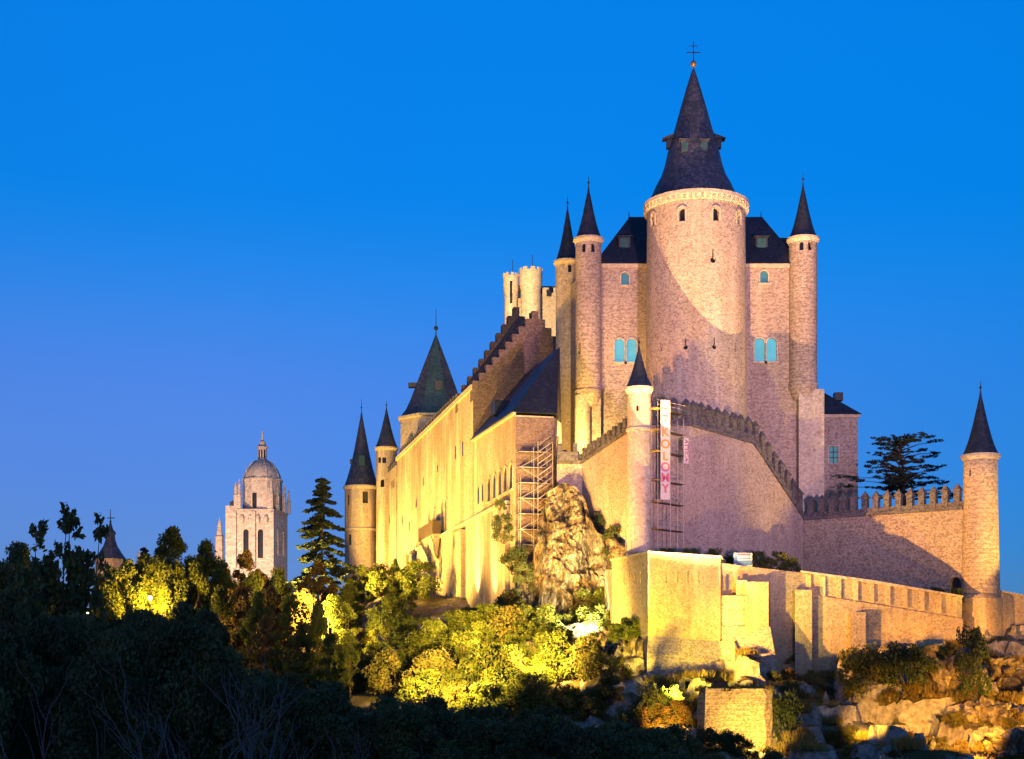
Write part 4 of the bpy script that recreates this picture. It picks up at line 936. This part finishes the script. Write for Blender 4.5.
# the dark wood in the foreground
SK = [(-60, 560), (15, 556), (60, 575), (78, 617), (100, 621), (120, 612), (185, 612), (205, 602), (255, 622), (300, 650), (345, 676), (380, 692), (430, 704), (480, 706), (560, 708), (640, 716), (700, 728), (780, 748), (900, 764), (1100, 772)]
def sky_y(px): return lerp_tab(SK, px)
for k in range(185):
    Y = random.choice((random.uniform(84, 110), random.uniform(100, 158), random.uniform(120, 158))); px_ = random.uniform(-70, 800)
    hw = 3.2/Y*F
    yt = max(sky_y(px_+f*hw) for f in (-1, -.5, 0, .5, 1))+abs(random.gauss(0, 36))-3
    if px_ > 420 and Y > 150: continue
    x = PX(px_, Y); g = ground_z(x, Y); H = ZY(yt, Y)-g
    if H < 3 or min((f-Vector((x, Y, f.z))).length for f in FL) < 5: continue
    fat = min(1.0, 4.2/(H/12*4.1))
    put(random.choice(T_dark), (x, Y, g), H/12*fat, random.uniform(0, 6.28), 'dark leafy tree in the unlit wood along the bottom', 'tree', 'dark wood in the foreground', H/12)
for k, (px_, yt, Y) in enumerate(((150, 600, 57), (232, 650, 62), (298, 655, 60), (20, 620, 56), (262, 690, 55))):
    x = PX(px_, Y); g = ground_z(x, Y); H = (ZY(yt, Y)-g)
    lb = ('pale bare tree forking upward under the street lamp', 'pale bare tree left of the brown lit trees', 'bare tree with branches reaching right below the far tower', 'bare tree at the left edge of the wood', 'short bare tree low in the wood', 'thin bare tree right of the forked one')[k]
    put(T_bare[k % 3], (x, Y, g), H/15, random.uniform(0, 6.28), lb, 'bare tree')
# lit shrubs under the north wall
def near_flood(x, y, r):
    return any((f.x-x)**2+(f.y-y)**2 < r*r for f in FL)
for k in range(150):
    px_ = random.uniform(338, 632); Y = random.uniform(166, 200)
    x = PX(px_, Y)
    if px_ < 420: Y = random.uniform(180, 285); x = PX(px_, Y)
    wq = (x-.4)*N_.x+(Y-205)*N_.y
    if wq > -2.4 and Y > 200: continue
    g = ground_z(x, Y); s = random.uniform(.8, 1.6)
    if near_flood(x, Y, 3.4): continue
    put(random.choice(S_mid), (x, Y, g), s, random.uniform(0, 6.28), 'floodlit yellow green bush on the slope below the castle', 'bush', 'floodlit bushes under the north wall')
for px_, yt, Y, m_ in ((362, 566, 262, 0), (395, 560, 255, 1), (388, 585, 240, 0), (350, 580, 240, 1), (412, 590, 226, 1), (430, 618, 205, 0), (470, 610, 204, 1), (345, 605, 215, 0), (375, 612, 205, 1)):
    top_tree(T_mid[m_], px_, yt, Y, 'small floodlit tree close under the north wall', 'tree', 'floodlit trees under the north wall', fat=.75)
for px_, yt, Y in ((610, 640, 180), (580, 655, 178), (545, 650, 184), (530, 668, 176), (618, 668, 174), (500, 650, 188), (470, 655, 182), (565, 690, 170)):
    top_tree(T_mid[int(px_) % 2], px_, yt, Y, 'bright floodlit sapling on the bank left of the bastion', 'tree', 'floodlit saplings left of the bastion', fat=1.0)
for px_, py_, Y, s_, lb in ((503, 532, 203.4, .75, 'added dark ivy clump standing in for shade on the wall corner below the scaffold tower'), (514, 560, 202.6, .95, 'added dark ivy mass standing in for shade in the hollow below the chapel corner'), (525, 585, 200.8, .9, 'added dark bush standing in for shade in the hollow left of the bright rock face'),
                            (604, 525, 198, .9, 'added dark bush standing in for shade between the rock pinnacle and the curtain wall'), (615, 548, 193, .85, 'added dark bush standing in for shade low beside the prow turret foot'), (500, 505, 204, .4, 'small added dark ivy tuft standing in for shade under the arcade windows')):
    put(S_dark[int(px_) % 2], P(px_, py_+s_*12, Y), s_, px_, lb, 'ivy' if 'ivy' in lb else 'bush', None, s_*1.2)  # dark plants added where the rock hollows lie in shade
# shrubs on the rocks to the right
put(S_rust[1], (PX(866, 176), 176, ground_z(PX(866, 176), 176)-.3), 1.75, 1, 'large round olive bush under the panelled wall', 'bush', None, 2.1)
put(S_dark[0], (PX(908, 174), 174, ground_z(PX(908, 174), 174)-.2), 1.5, 2, 'dark bush right of the round olive bush', 'bush', None, 1.6)
put(S_dark[1], (PX(972, 172), 172, ground_z(PX(972, 172), 172)-.2), 1.0, 2, 'narrow dark bush between the two lit crags', 'bush', None, 2.0)
put(S_dark[0], (PX(782, 162), 162, ground_z(PX(782, 162), 162)-.4), 1.1, 4, 'dark bush at the right side of the ruin', 'bush', None, 1.9)
for px_, Y, s in ((645, 168, .9), (668, 171, .8), (662, 166, .8), (655, 163, .9), (680, 162, .9), (640, 160, 1)):
    put(random.choice(S_rust), (PX(px_, Y), Y, ground_z(PX(px_, Y), Y)), s, random.uniform(0, 6), 'rusty bush between the bastion and the ruin', 'bush', 'rusty bushes below the bastion')
for px_, h_ in ((652, .95), (664, .8), (722, .75), (742, .9)):
    put(S_dark[px_ % 2] if px_ != 672 else S_rust[0], (PX(px_, 168.3), 168.3, ground_z(PX(px_, 168.3), 168.3)-.2), .8, px_*.3, 'tall dark bush at the foot of the bastion behind the ruin', 'bush', 'dark bushes at the foot of the bastion', h_)
for x_, y_, h_ in ((14.6, 163.8, 1.3), (16.6, 163.4, 1.45), (18.6, 162.6, 1.3), (12.4, 164.4, 1.2)):
    put(S_dark[0] if h_ != 1.3 else S_dark[1], (x_, y_, ground_z(x_, y_)-.2), .8, x_, 'dark bush left of the ruin below the bastion', 'bush', 'dark bushes left of the ruin', h_)
for px_ in (690, 705, 720, 737, 752):
    put(random.choice(S_dark), (PX(px_, 152), 152, ground_z(PX(px_, 152), 152)-.3), random.uniform(.55, .85), px_, 'dark bush in front of the ruin', 'bush', 'dark bushes in front of the ruin')
for k in range(100):
    px_ = random.uniform(770, 1040); Y = random.uniform(148, 190); x = PX(px_, Y)
    if near_flood(x, Y, 2.5) or ZY(600, Y) < ground_z(x, Y): continue
    put(random.choice(S_rust+S_rust+S_rust+S_dark[:1]+S_mid[2:]), (x, Y, ground_z(x, Y)-.1), random.uniform(.25, .75), random.uniform(0, 6), 'scrubby bush on the rocky slope at the right', 'bush', 'scrub on the rocky slope')
for k in range(170):
    px_ = random.uniform(640, 1060); Y = random.uniform(148, 190); x = PX(px_, Y)
    put(random.choice(G_t), (x, Y, ground_z(x, Y)), random.uniform(.6, 1.3), random.uniform(0, 6), 'dry grass tuft on the rocky slope', 'grass tuft', 'dry grass tufts')
for k in range(9):
    put(G_t[k % 2], (PX(703+k*7.6, 160.4), 160.4+random.uniform(-1.2, 1.2), zt0-.4), .62, k, 'dry grass tuft on top of the ruined block', 'grass tuft', 'grass on the ruin')
# hedge on the terrace
for k, px_ in enumerate((656, 667, 678, 690, 702, 714, 726, 757, 768, 779, 790)):
    Y = 187.6+ (px_-656)*.018; put(S_dark[k % 2], (PX(px_, Y), Y, 14.6), .62, k, 'dark hedge bush on the terrace behind the outer wall', 'bush', 'hedge behind the outer wall', .68 if px_ < 730 else .62)
put(S_dark[0], (PX(941, 194.5), 195.6, 11), .7, 1, 'dark bush left of the gateway', 'bush'); put(S_dark[1], (PX(958, 195.2), 195.9, 11), .5, 1, 'small bush beside the plinth of the end tower', 'bush')
# cedar behind the right curtain wall
random.seed(77)
cd = thing('cedar_tree', 'flat layered dark cedar standing behind the battlement', 'tree', (PX(903, 226), 226, 22.8))
mb = MB(); Yc = 226; tr = limb(mb, P(905, 520, Yc), P(899, 436, Yc), .42, .08, .03, 8); cs = []; rs = []
for x0_, x1_, y_ in ((876, 928, 437), (884, 936, 442), (876, 938, 450), (886, 934, 457), (866, 940, 463), (872, 938, 470), (848, 930, 473), (858, 944, 480), (842, 925, 482), (868, 946, 487), (880, 952, 493)):
    z = ZY(y_, Yc); xc_ = PX(901, Yc)
    for j in range(9):
        a = random.uniform(0, 2*PI); full = (PX(x1_, Yc)-xc_) if math.cos(a) > 0 else (xc_-PX(x0_, Yc)); rr_ = random.uniform(.15, 1)
        if j == 0: a = 0; rr_ = .93; full = PX(x1_, Yc)-xc_
        if j == 1: a = PI; rr_ = .93; full = xc_-PX(x0_, Yc)
        e_ = Vector((xc_+math.cos(a)*full*rr_, Yc+math.sin(a)*full*.8*rr_, z+random.uniform(-.45, .45)-.25*rr_)); s0 = Vector((PX(902, Yc), Yc, z-1.1*rr_-.2))
        mb.tube([s0, s0.lerp(e_, .55)+Vector((0, 0, .2)), e_-Vector((0, 0, .12))], [.13, .07, .03], 5)
        w_ = random.uniform(.55, 1.05)
        for _ in range(7): cs.append((e_.x+random.gauss(0, w_*.75), e_.y+random.gauss(0, w_*.75), e_.z+random.gauss(0, .09))); rs.append(random.uniform(.3, .6))
mb.build('trunk', 'bark', cd)
v = leaves(cs, rs, 40, .13, .3, 12, .5)-np.array(cd['_b']); leaf_obj('crown', v, 'needle', cd)
for k, (px_, s) in enumerate(((858, .55), (872, .5), (935, .6), (948, .5))):
    put(S_dark[k % 2], (PX(px_, 220), 220, 23), s*1.5, k, 'dark bush behind the right battlement', 'bush', 'bushes behind the right battlement')

# ---------------------------------------------------------------- cathedral tower, church, pinnacles
YC = 650; k_ = YC/F
ca = thing('cathedral_tower', 'pale floodlit cathedral bell tower with dome and lantern on the skyline', 'cathedral tower', (PX(257, YC), YC+8, 30))
x0, x1 = PX(234, YC), PX(273, YC)
w = MB().prism([(x0, YC), (x1, YC), (PX(287.5, YC+16), YC+16), (PX(252, YC+18), YC+18)], 20, ZY(511, YC)).build('wall', 'cath', ca); cu = Cuts()
for px_ in (246, 260.5): window(ca, cu, P(px_, 558, YC), SO, 2.3, 12.2, 'hole', True, 1.2, frame=.5)
dR = Vector((PX(287.5, YC+16)-x1, 16)).normalized(); nR = (dR.y, -dR.x)
for f in (.3, .68): q = Vector((x1, YC))+dR*16.8*f; window(ca, cu, Vector((q.x, q.y, ZY(556, YC+8))), nR, 2.0, 11, 'hole', True, 1.0)
cu.apply(w)
MB().prism([(PX(225.5, YC-1), YC-1), (PX(233.9, YC), YC-.5), (PX(236, YC+9), YC+9), (PX(228, YC+9), YC+9)], 20, ZY(506, YC)).build('stair_turret', 'cath', ca)
MB().prism([(PX(230, YC), YC-.2), (PX(233.9, YC), YC-.2), (PX(234, YC+4), YC+4), (PX(230, YC+4), YC+4)], ZY(506, YC)+.01, [ZY(502, YC), ZY(500, YC), ZY(500, YC), ZY(502, YC)]).build('stair_roof', 'slate_dark', ca)
MB().prism([(x0-.4, YC-.5), (x1+.4, YC-.5), (PX(288.5, YC+16), YC+16), (PX(252, YC+18), YC+18.4)], ZY(511, YC)+.003, ZY(509, YC)).build('balustrade', 'cath', ca)
for px_ in (234.5, 253.5, 272): MB().box((PX(px_, YC), YC-.55, ZY(540, YC)), (1.7, 1.0, 24)).build('pilaster', 'cath', ca)
for px_ in (242, 250.5, 258, 266): 
    mb = MB(); mb.lathe((PX(px_, YC), YC-.15, ZY(519, YC)), [(1.0, -1.4), (1.2, 0), (.9, 1.3), (.2, 2)], 6); mb.build('tracery', 'cath', ca)
cx, cy = PX(259, YC), YC+9
mb = MB(); mb.lathe((cx, cy, ZY(509, YC)), [(8.6, 0), (8.6, ZY(478.5, YC)-ZY(509, YC))], 8, PI/8); w = mb.build('belfry', 'cath', ca); cu = Cuts()
yf = cy-8.6*math.cos(PI/8)
window(ca, cu, P(254.5, 508, yf), SO, 1.9, 6.6, 'hole', False, 1, frame=.4)
for s_ in (1,): window(ca, cu, Vector((cx+s_*8.6*math.cos(PI/8)*math.sin(PI/4), cy-8.6*math.cos(PI/8)*math.cos(PI/4), ZY(508, YC))), (s_, -1), 1.7, 6.2, 'hole', False, 1)
cu.apply(w)
MB().lathe((cx, cy, ZY(479.5, YC)), [(8.5, 0), (9.0, .3), (9.0, 1.0), (8.4, 1.1)], 8, PI/8).build('cornice', 'cath', ca)
do = MB().lathe((cx, cy, ZY(478.8, YC)+.5), [(8.0, 0), (7.6, 2.2), (6.5, 4.6), (4.8, 6.8), (3.0, 8.3), (2.0, 8.8)], 24).build('dome', 'cath', ca, smooth=True)
for k in range(8):
    a = 2*PI*k/8+PI/8; MB().tube([(cx+r_*math.cos(a), cy+r_*math.sin(a), ZY(478.8, YC)+.5+z_) for r_, z_ in ((8.1, 0), (7.7, 2.2), (6.6, 4.6), (4.9, 6.9), (3.0, 8.4))], .28).build('rib', 'cath', do)
zl = ZY(458.5, YC); ln = MB().lathe((cx, cy, zl), [(2.6, 0), (2.2, .5), (1.9, .6), (1.9, 5.6), (2.5, 5.8), (2.5, 6.3), (1.6, 6.8), (1.3, 8.4), (.6, 9), (.4, 11.5), (.06, 13.6)], 12).build('lantern', 'cath', ca)
for a in (-2.2, -1.57, -.94): MB().box((cx+1.86*math.cos(a), cy+1.86*math.sin(a), zl+3), (.25, .62, 3.6), a).build('opening', 'hole', ln)
for px_, yb, yt, r_ in ((235.5, 509, 481, 1.0), (239, 509, 479, .8), (271, 510, 477, 1.0), (276, 509, 482, .9), (281, 509, 481, .9), (284.5, 510, 486, .8), (268.5, 509, 483, .7)):
    z0 = ZY(yb, YC); z1 = ZY(yt, YC); mb = MB(); h_ = z1-z0; yy_ = YC+.6 if px_ < 272 else YC+(px_-272)
    mb.lathe((PX(px_, YC), yy_, z0), [(r_*1.1, 0), (r_, h_*.45), (r_*1.15, h_*.48), (r_*.8, h_*.55), (r_*.6, h_*.78), (r_*.7, h_*.8), (.08, h_)], 8); mb.build('pinnacle', 'cath', ca)
for px_, yt, yb, lb in ((213.2, 514, 545, 'little pale stone pinnacle left of the cathedral tower'), (131, 547, 575, 'tiny pale pinnacle between church spire and trees')):
    h_ = ZY(yt, YC)-ZY(yb, YC); mb = MB(); mb.lathe((0, 0, 0), [(2.0, -20), (2.0, h_*.35), (2.3, h_*.37), (1.5, h_*.42), (.9, h_*.7), (1.1, h_*.72), (.1, h_)], 8)
    mb.v = [(a+PX(px_, YC), b+YC+14, c_+ZY(yb, YC)) for a, b, c_ in mb.v]; tag(mb.build('stone_pinnacle', 'cath', None, (PX(px_, YC), YC+14, ZY(yb, YC)-20)), lb, 'pinnacle')
YS = 420; cx, cy = PX(110.5, YS), YS
ch = thing('church_spire', 'dark slate church spire with weather cross rising over the wood', 'church', (cx, cy, 25))
MB().lathe((cx, cy, 20), [(4.1, 0), (4.1, ZY(559, YS)-20)], 8, PI/8).build('wall', 'turret', ch)
def sz(y): return (HY-y)*YS/F
ro = MB().lathe((cx, cy, 0), [(4.4, sz(559.5)), (4.0, sz(557.5)), (2.9, sz(552)), (1.9, sz(546)), (1.35, sz(540))], 8, PI/8).build('roof', 'slate', ch)
q = MB().lathe((cx, cy, 0), [(1.3, sz(540)), (1.2, sz(534.5)), (1.55, sz(534)), (1.3, sz(531.5)), (.8, sz(530)), (.45, sz(526)), (.15, sz(521))], 8, PI/8).build('lantern', 'slate', ch)
mb = MB(); mb.tube([(cx, cy, sz(522)), (cx, cy, sz(509))], [.14, .08]); mb.beam((cx-.9, cy, sz(518)), (cx+1.2, cy, sz(518)), .2, .22); sphere(mb, (cx, cy, sz(521.5)), .3, 8); mb.build('weather_cross', 'iron', q)
for n_, l in (('floodlight', (PX(170, 590), 590, 32)), ('floodlight', (PX(262, 540), 540, 30))): spot(n_, l, (PX(255, YC), YC, 90), 230000, (1, .64, .38), 100, .6, .5)
spot('floodlight', (PX(100, 400), 395, 28), (cx, cy, 42), 12000, ORG, 70, .6)

# ---------------------------------------------------------------- scaffolds, banners, signs, lamps
def text(body, size, m, par, p, n, align='CENTER', up=False):
    cv = bpy.data.curves.new('t', 'FONT'); cv.body = body; cv.size = size; cv.align_x = 'CENTER'; cv.align_y = 'CENTER'; cv.extrude = .01; cv.offset = size*.02
    o = bpy.data.objects.new('t', cv); COL.objects.link(o); bpy.context.view_layer.update()
    me = bpy.data.meshes.new_from_object(o.evaluated_get(bpy.context.evaluated_depsgraph_get())); bpy.data.objects.remove(o)
    nn = Vector((n[0], n[1], 0)).normalized(); u = Vector((-nn.y, nn.x, 0)); mt = Matrix((u, Vector((0, 0, 1)), nn)).transposed().to_4x4(); mt.translation = Vector(p)-Vector(par['_b'])
    if up: mt = mt@Matrix.Rotation(-PI/2, 4, 'Z')
    me.transform(mt); me.materials.append(M[m]); ob = bpy.data.objects.new('lettering', me); COL.objects.link(ob); ob.parent = par; return ob
sc = thing('scaffold', 'pole scaffold with dark plank decks on the curtain wall beside the prow turret', 'scaffold', (B.x+3, B.y+2, 15.4))
dB = (E1-B).normalized(); nB = Vector((dB.y, -dB.x)); 
def sp(u, o, z): q = B+dB*u+nB*o; return Vector((q.x, q.y, z))
zS0, zS1 = 15.4, ZY(404, 190)
for u in (2.0, 4.6, 7.4):
    for o_ in (.35, 1.35): MB().tube([sp(u, o_, zS0), sp(u, o_, zS1-(.0 if u < 7 else 1.5))], .045, 5).build('pole', 'pole', sc)
for y_ in (411, 432, 453, 482, 503.5, 530):
    z = ZY(y_, 190)
    for j in range(2): MB().beam(sp(1.8, .6+j*.5, z), sp(7.7, .6+j*.5, z), .46, .09).build('plank', 'wood', sc)
    MB().beam(sp(1.62, .85, z+.02), sp(2.5, .85, z+.02), 1.25, .14).build('plank', 'lit_end', sc)  # lamplight on the left deck end, made as a yellow plank
    for hz_ in (.55, 1.05): MB().tube([sp(1.8, 1.36, z+hz_), sp(7.7, 1.36, z+hz_)], .035, 5).build('rail', 'pole', sc)
ys_ = (411, 432, 453, 482, 503.5, 530)
for i in range(5): MB().tube([sp(2 if i % 2 else 7.4, 1.38, ZY(ys_[i], 190)), sp(7.4 if i % 2 else 2, 1.38, ZY(ys_[i+1], 190))], .035, 5).build('brace', 'pole', sc)
nb = Vector((.25, -1)).normalized()
bp = Vector((PX(665.3, 188.6), 188.4))
def banner(name, label, px0, px1, y0, y1, Y, n):
    c_ = Vector((PX((px0+px1)/2, Y), Y, ZY(y1, Y))); t = thing(name, label, 'banner', c_)
    wv = (px1-px0)/F*Y; h_ = (y1-y0)/F*Y; nn = Vector((n.x, n.y, 0)); u = Vector((-nn.y, nn.x, 0)); vs = []; fs = []; n1, n2 = 4, 40
    for j in range(n2+1):
        for i in range(n1+1):
            off = .015*math.sin(j*.8)*math.sin(i*1.1)
            vs.append(c_+u*(i/n1-.5)*wv+Vector((0, 0, h_*j/n2))+nn*off)
    for j in range(n2):
        for i in range(n1): a = j*(n1+1)+i; fs.append((a, a+1, a+n1+2, a+n1+1))
    o = MB().addm(vs, fs).build('cloth', 'cloth', t); sm = o.modifiers.new('s', 'SOLIDIFY'); sm.thickness = .01; return t, nn
t, nn = banner('hanging_banner', 'tall white banner with orange and pink vertical lettering hung on the scaffold', 660.3, 670.2, 400, 499.5, 188.2, nb)
for ch_, y_, m_ in (('K', 432.5, 'let_o'), ('O', 444.5, 'let_o'), ('L', 456.5, 'let_o'), ('O', 467.5, 'let_p'), ('M', 478, 'let_p'), ('Y', 489, 'let_p')): text(ch_, 1.5, m_, t, P(665.3, y_, 188.2)+nn*.05, nb)
for y_, w_ in ((409, .3), (416.6, .7), (421.5, .3)): slab(MB(), P(665.3, y_, 188.2), nb, arch_pts(w_, .14, False), .03, .05).build('mark', 'greyink', t)
t, nn = banner('small_banner', 'small pale violet banner hanging under the spiked battlement', 683, 689.3, 438, 463.5, 191.5, Vector((.55, -.83)))
text('ATTICA', .78, 'let_v', t, P(686.2, 450.5, 191.5)+nn*.05, nn, up=True)
# scaffold on the chapel corner, with a stair tower
s2 = thing('scaffold_tower', 'pale pole scaffold and stair tower on the brown chapel end wall', 'scaffold', TWZ(-1, 3, 22))
zlo, zhi = ZY(548, 203), ZY(446, 203)
for w_ in (.4, 2.2, 4.0):
    for t_ in (-.5, -1.5): MB().tube([TWZ(t_, w_, zlo), TWZ(t_, w_, zhi-(0 if w_ > 1 else 4))], .05, 5).build('pole', 'pole', s2)
lv = np.linspace(zlo+.5, zhi-.6, 7)
for i, z in enumerate(lv):
    for t_ in (-.5, -1.5): MB().tube([TWZ(t_, .2, z), TWZ(t_, 4.3, z)], .045, 5).build('rail', 'pole', s2)
    MB().beam(TWZ(-1, .3, z-.12), TWZ(-1, 4.2, z-.12), .9, .07).build('plank', 'wood', s2)
    if i < 6: MB().tube([TWZ(-1.52, .4 if i % 2 else 4, z), TWZ(-1.52, 4 if i % 2 else .4, lv[i+1])], .045, 5).build('brace', 'pole', s2)
for i in range(9):
    z = ZY(545, 202)+i*1.55
    a, b = (TWZ(-2.2, 2.6, z), TWZ(-2.2, 4.4, z+1.3)); MB().beam(a, b, .7, .12).build('stair_flight', 'pole', s2)
    MB().tube([a+Vector((0, 0, .9)), b+Vector((0, 0, .9))], .04, 5).build('handrail', 'pole', s2)
for w_ in (2.5, 4.5): MB().tube([TWZ(-2.6, w_, ZY(546, 202)), TWZ(-2.6, w_, ZY(440, 202))], .05, 5).build('pole', 'pole', s2)
# notice board on the outer wall
nbp = P(743, 566.5, 184.4); t = thing('notice_board', 'striped blue and pink notice board on posts above the outer wall', 'notice board', nbp)
for dx in (-.85, .85): MB().box((nbp.x+dx, nbp.y+.1, nbp.z-.5), (.08, .08, 2.4)).build('post', 'iron', t)
MB().box((nbp.x, nbp.y, nbp.z+.82), (2.2, .08, 1.6)).build('panel', 'boardwhite', t)
for zc, h_, x_, w_, m_ in ((.42, .62, .12, 1.9, 'boardblue'), (1.42, .28, .1, 1.5, 'boardpink'), (.8, .9, -.85, .42, 'boardblue'), (.95, .12, .3, 1.4, 'boardblue')):
    MB().box((nbp.x+x_, nbp.y-.05, nbp.z+zc), (w_, .012 if w_ > 1.45 else .016, h_)).build('stripe', m_, t)
# mast on the bastion corner
mp = P(625.5, 561, 185.5); t = thing('mast', 'thin metal mast with small crossbar on the left bastion corner', 'mast', mp)
MB().tube([mp-Vector((0, 0, .5)), mp+Vector((0, 0, 3.6))], .05, 6).build('pole', 'pole', t); MB().tube([mp+Vector((-1.0, 0, 1.0)), mp+Vector((1.3, .2, 1.1))], .05, 6).build('crossbar', 'pole', t)
# street lamps
def lamp(px, py, Y, r, label, power, col, m):
    p = P(px, py, Y); g = ground_z(p.x, Y); t = thing('street_lamp', label, 'street lamp', (p.x, Y, g))
    MB().tube([(p.x, Y, g-.3), (p.x, Y, p.z-r)], [.09, .06], 8).build('post', 'iron', t)
    mb = MB(); sphere(mb, tuple(p), r, 12); mb.build('lantern', m, t, smooth=True)
    MB().lathe((p.x, Y, p.z+r*.85), [(r*1.1, 0), (r*.9, .12), (.05, .3)], 10).build('cap', 'iron', t)
lamp(150, 598, 194, .21, 'brightest yellow street lamp glowing among the trees', 9000, SOD, 'lamp')
lamp(88, 613, 172, .07, 'second yellow street lamp, lower left of the brightest one', 1200, SOD, 'lamp')
lamp(12.5, 622, 150, .2, 'pale white lamp at the far left of the wood', 0, SOD, 'lampw')
lamp(93, 658, 110, .11, 'faint tiny lamp low in the dark wood', 0, SOD, 'lampw')
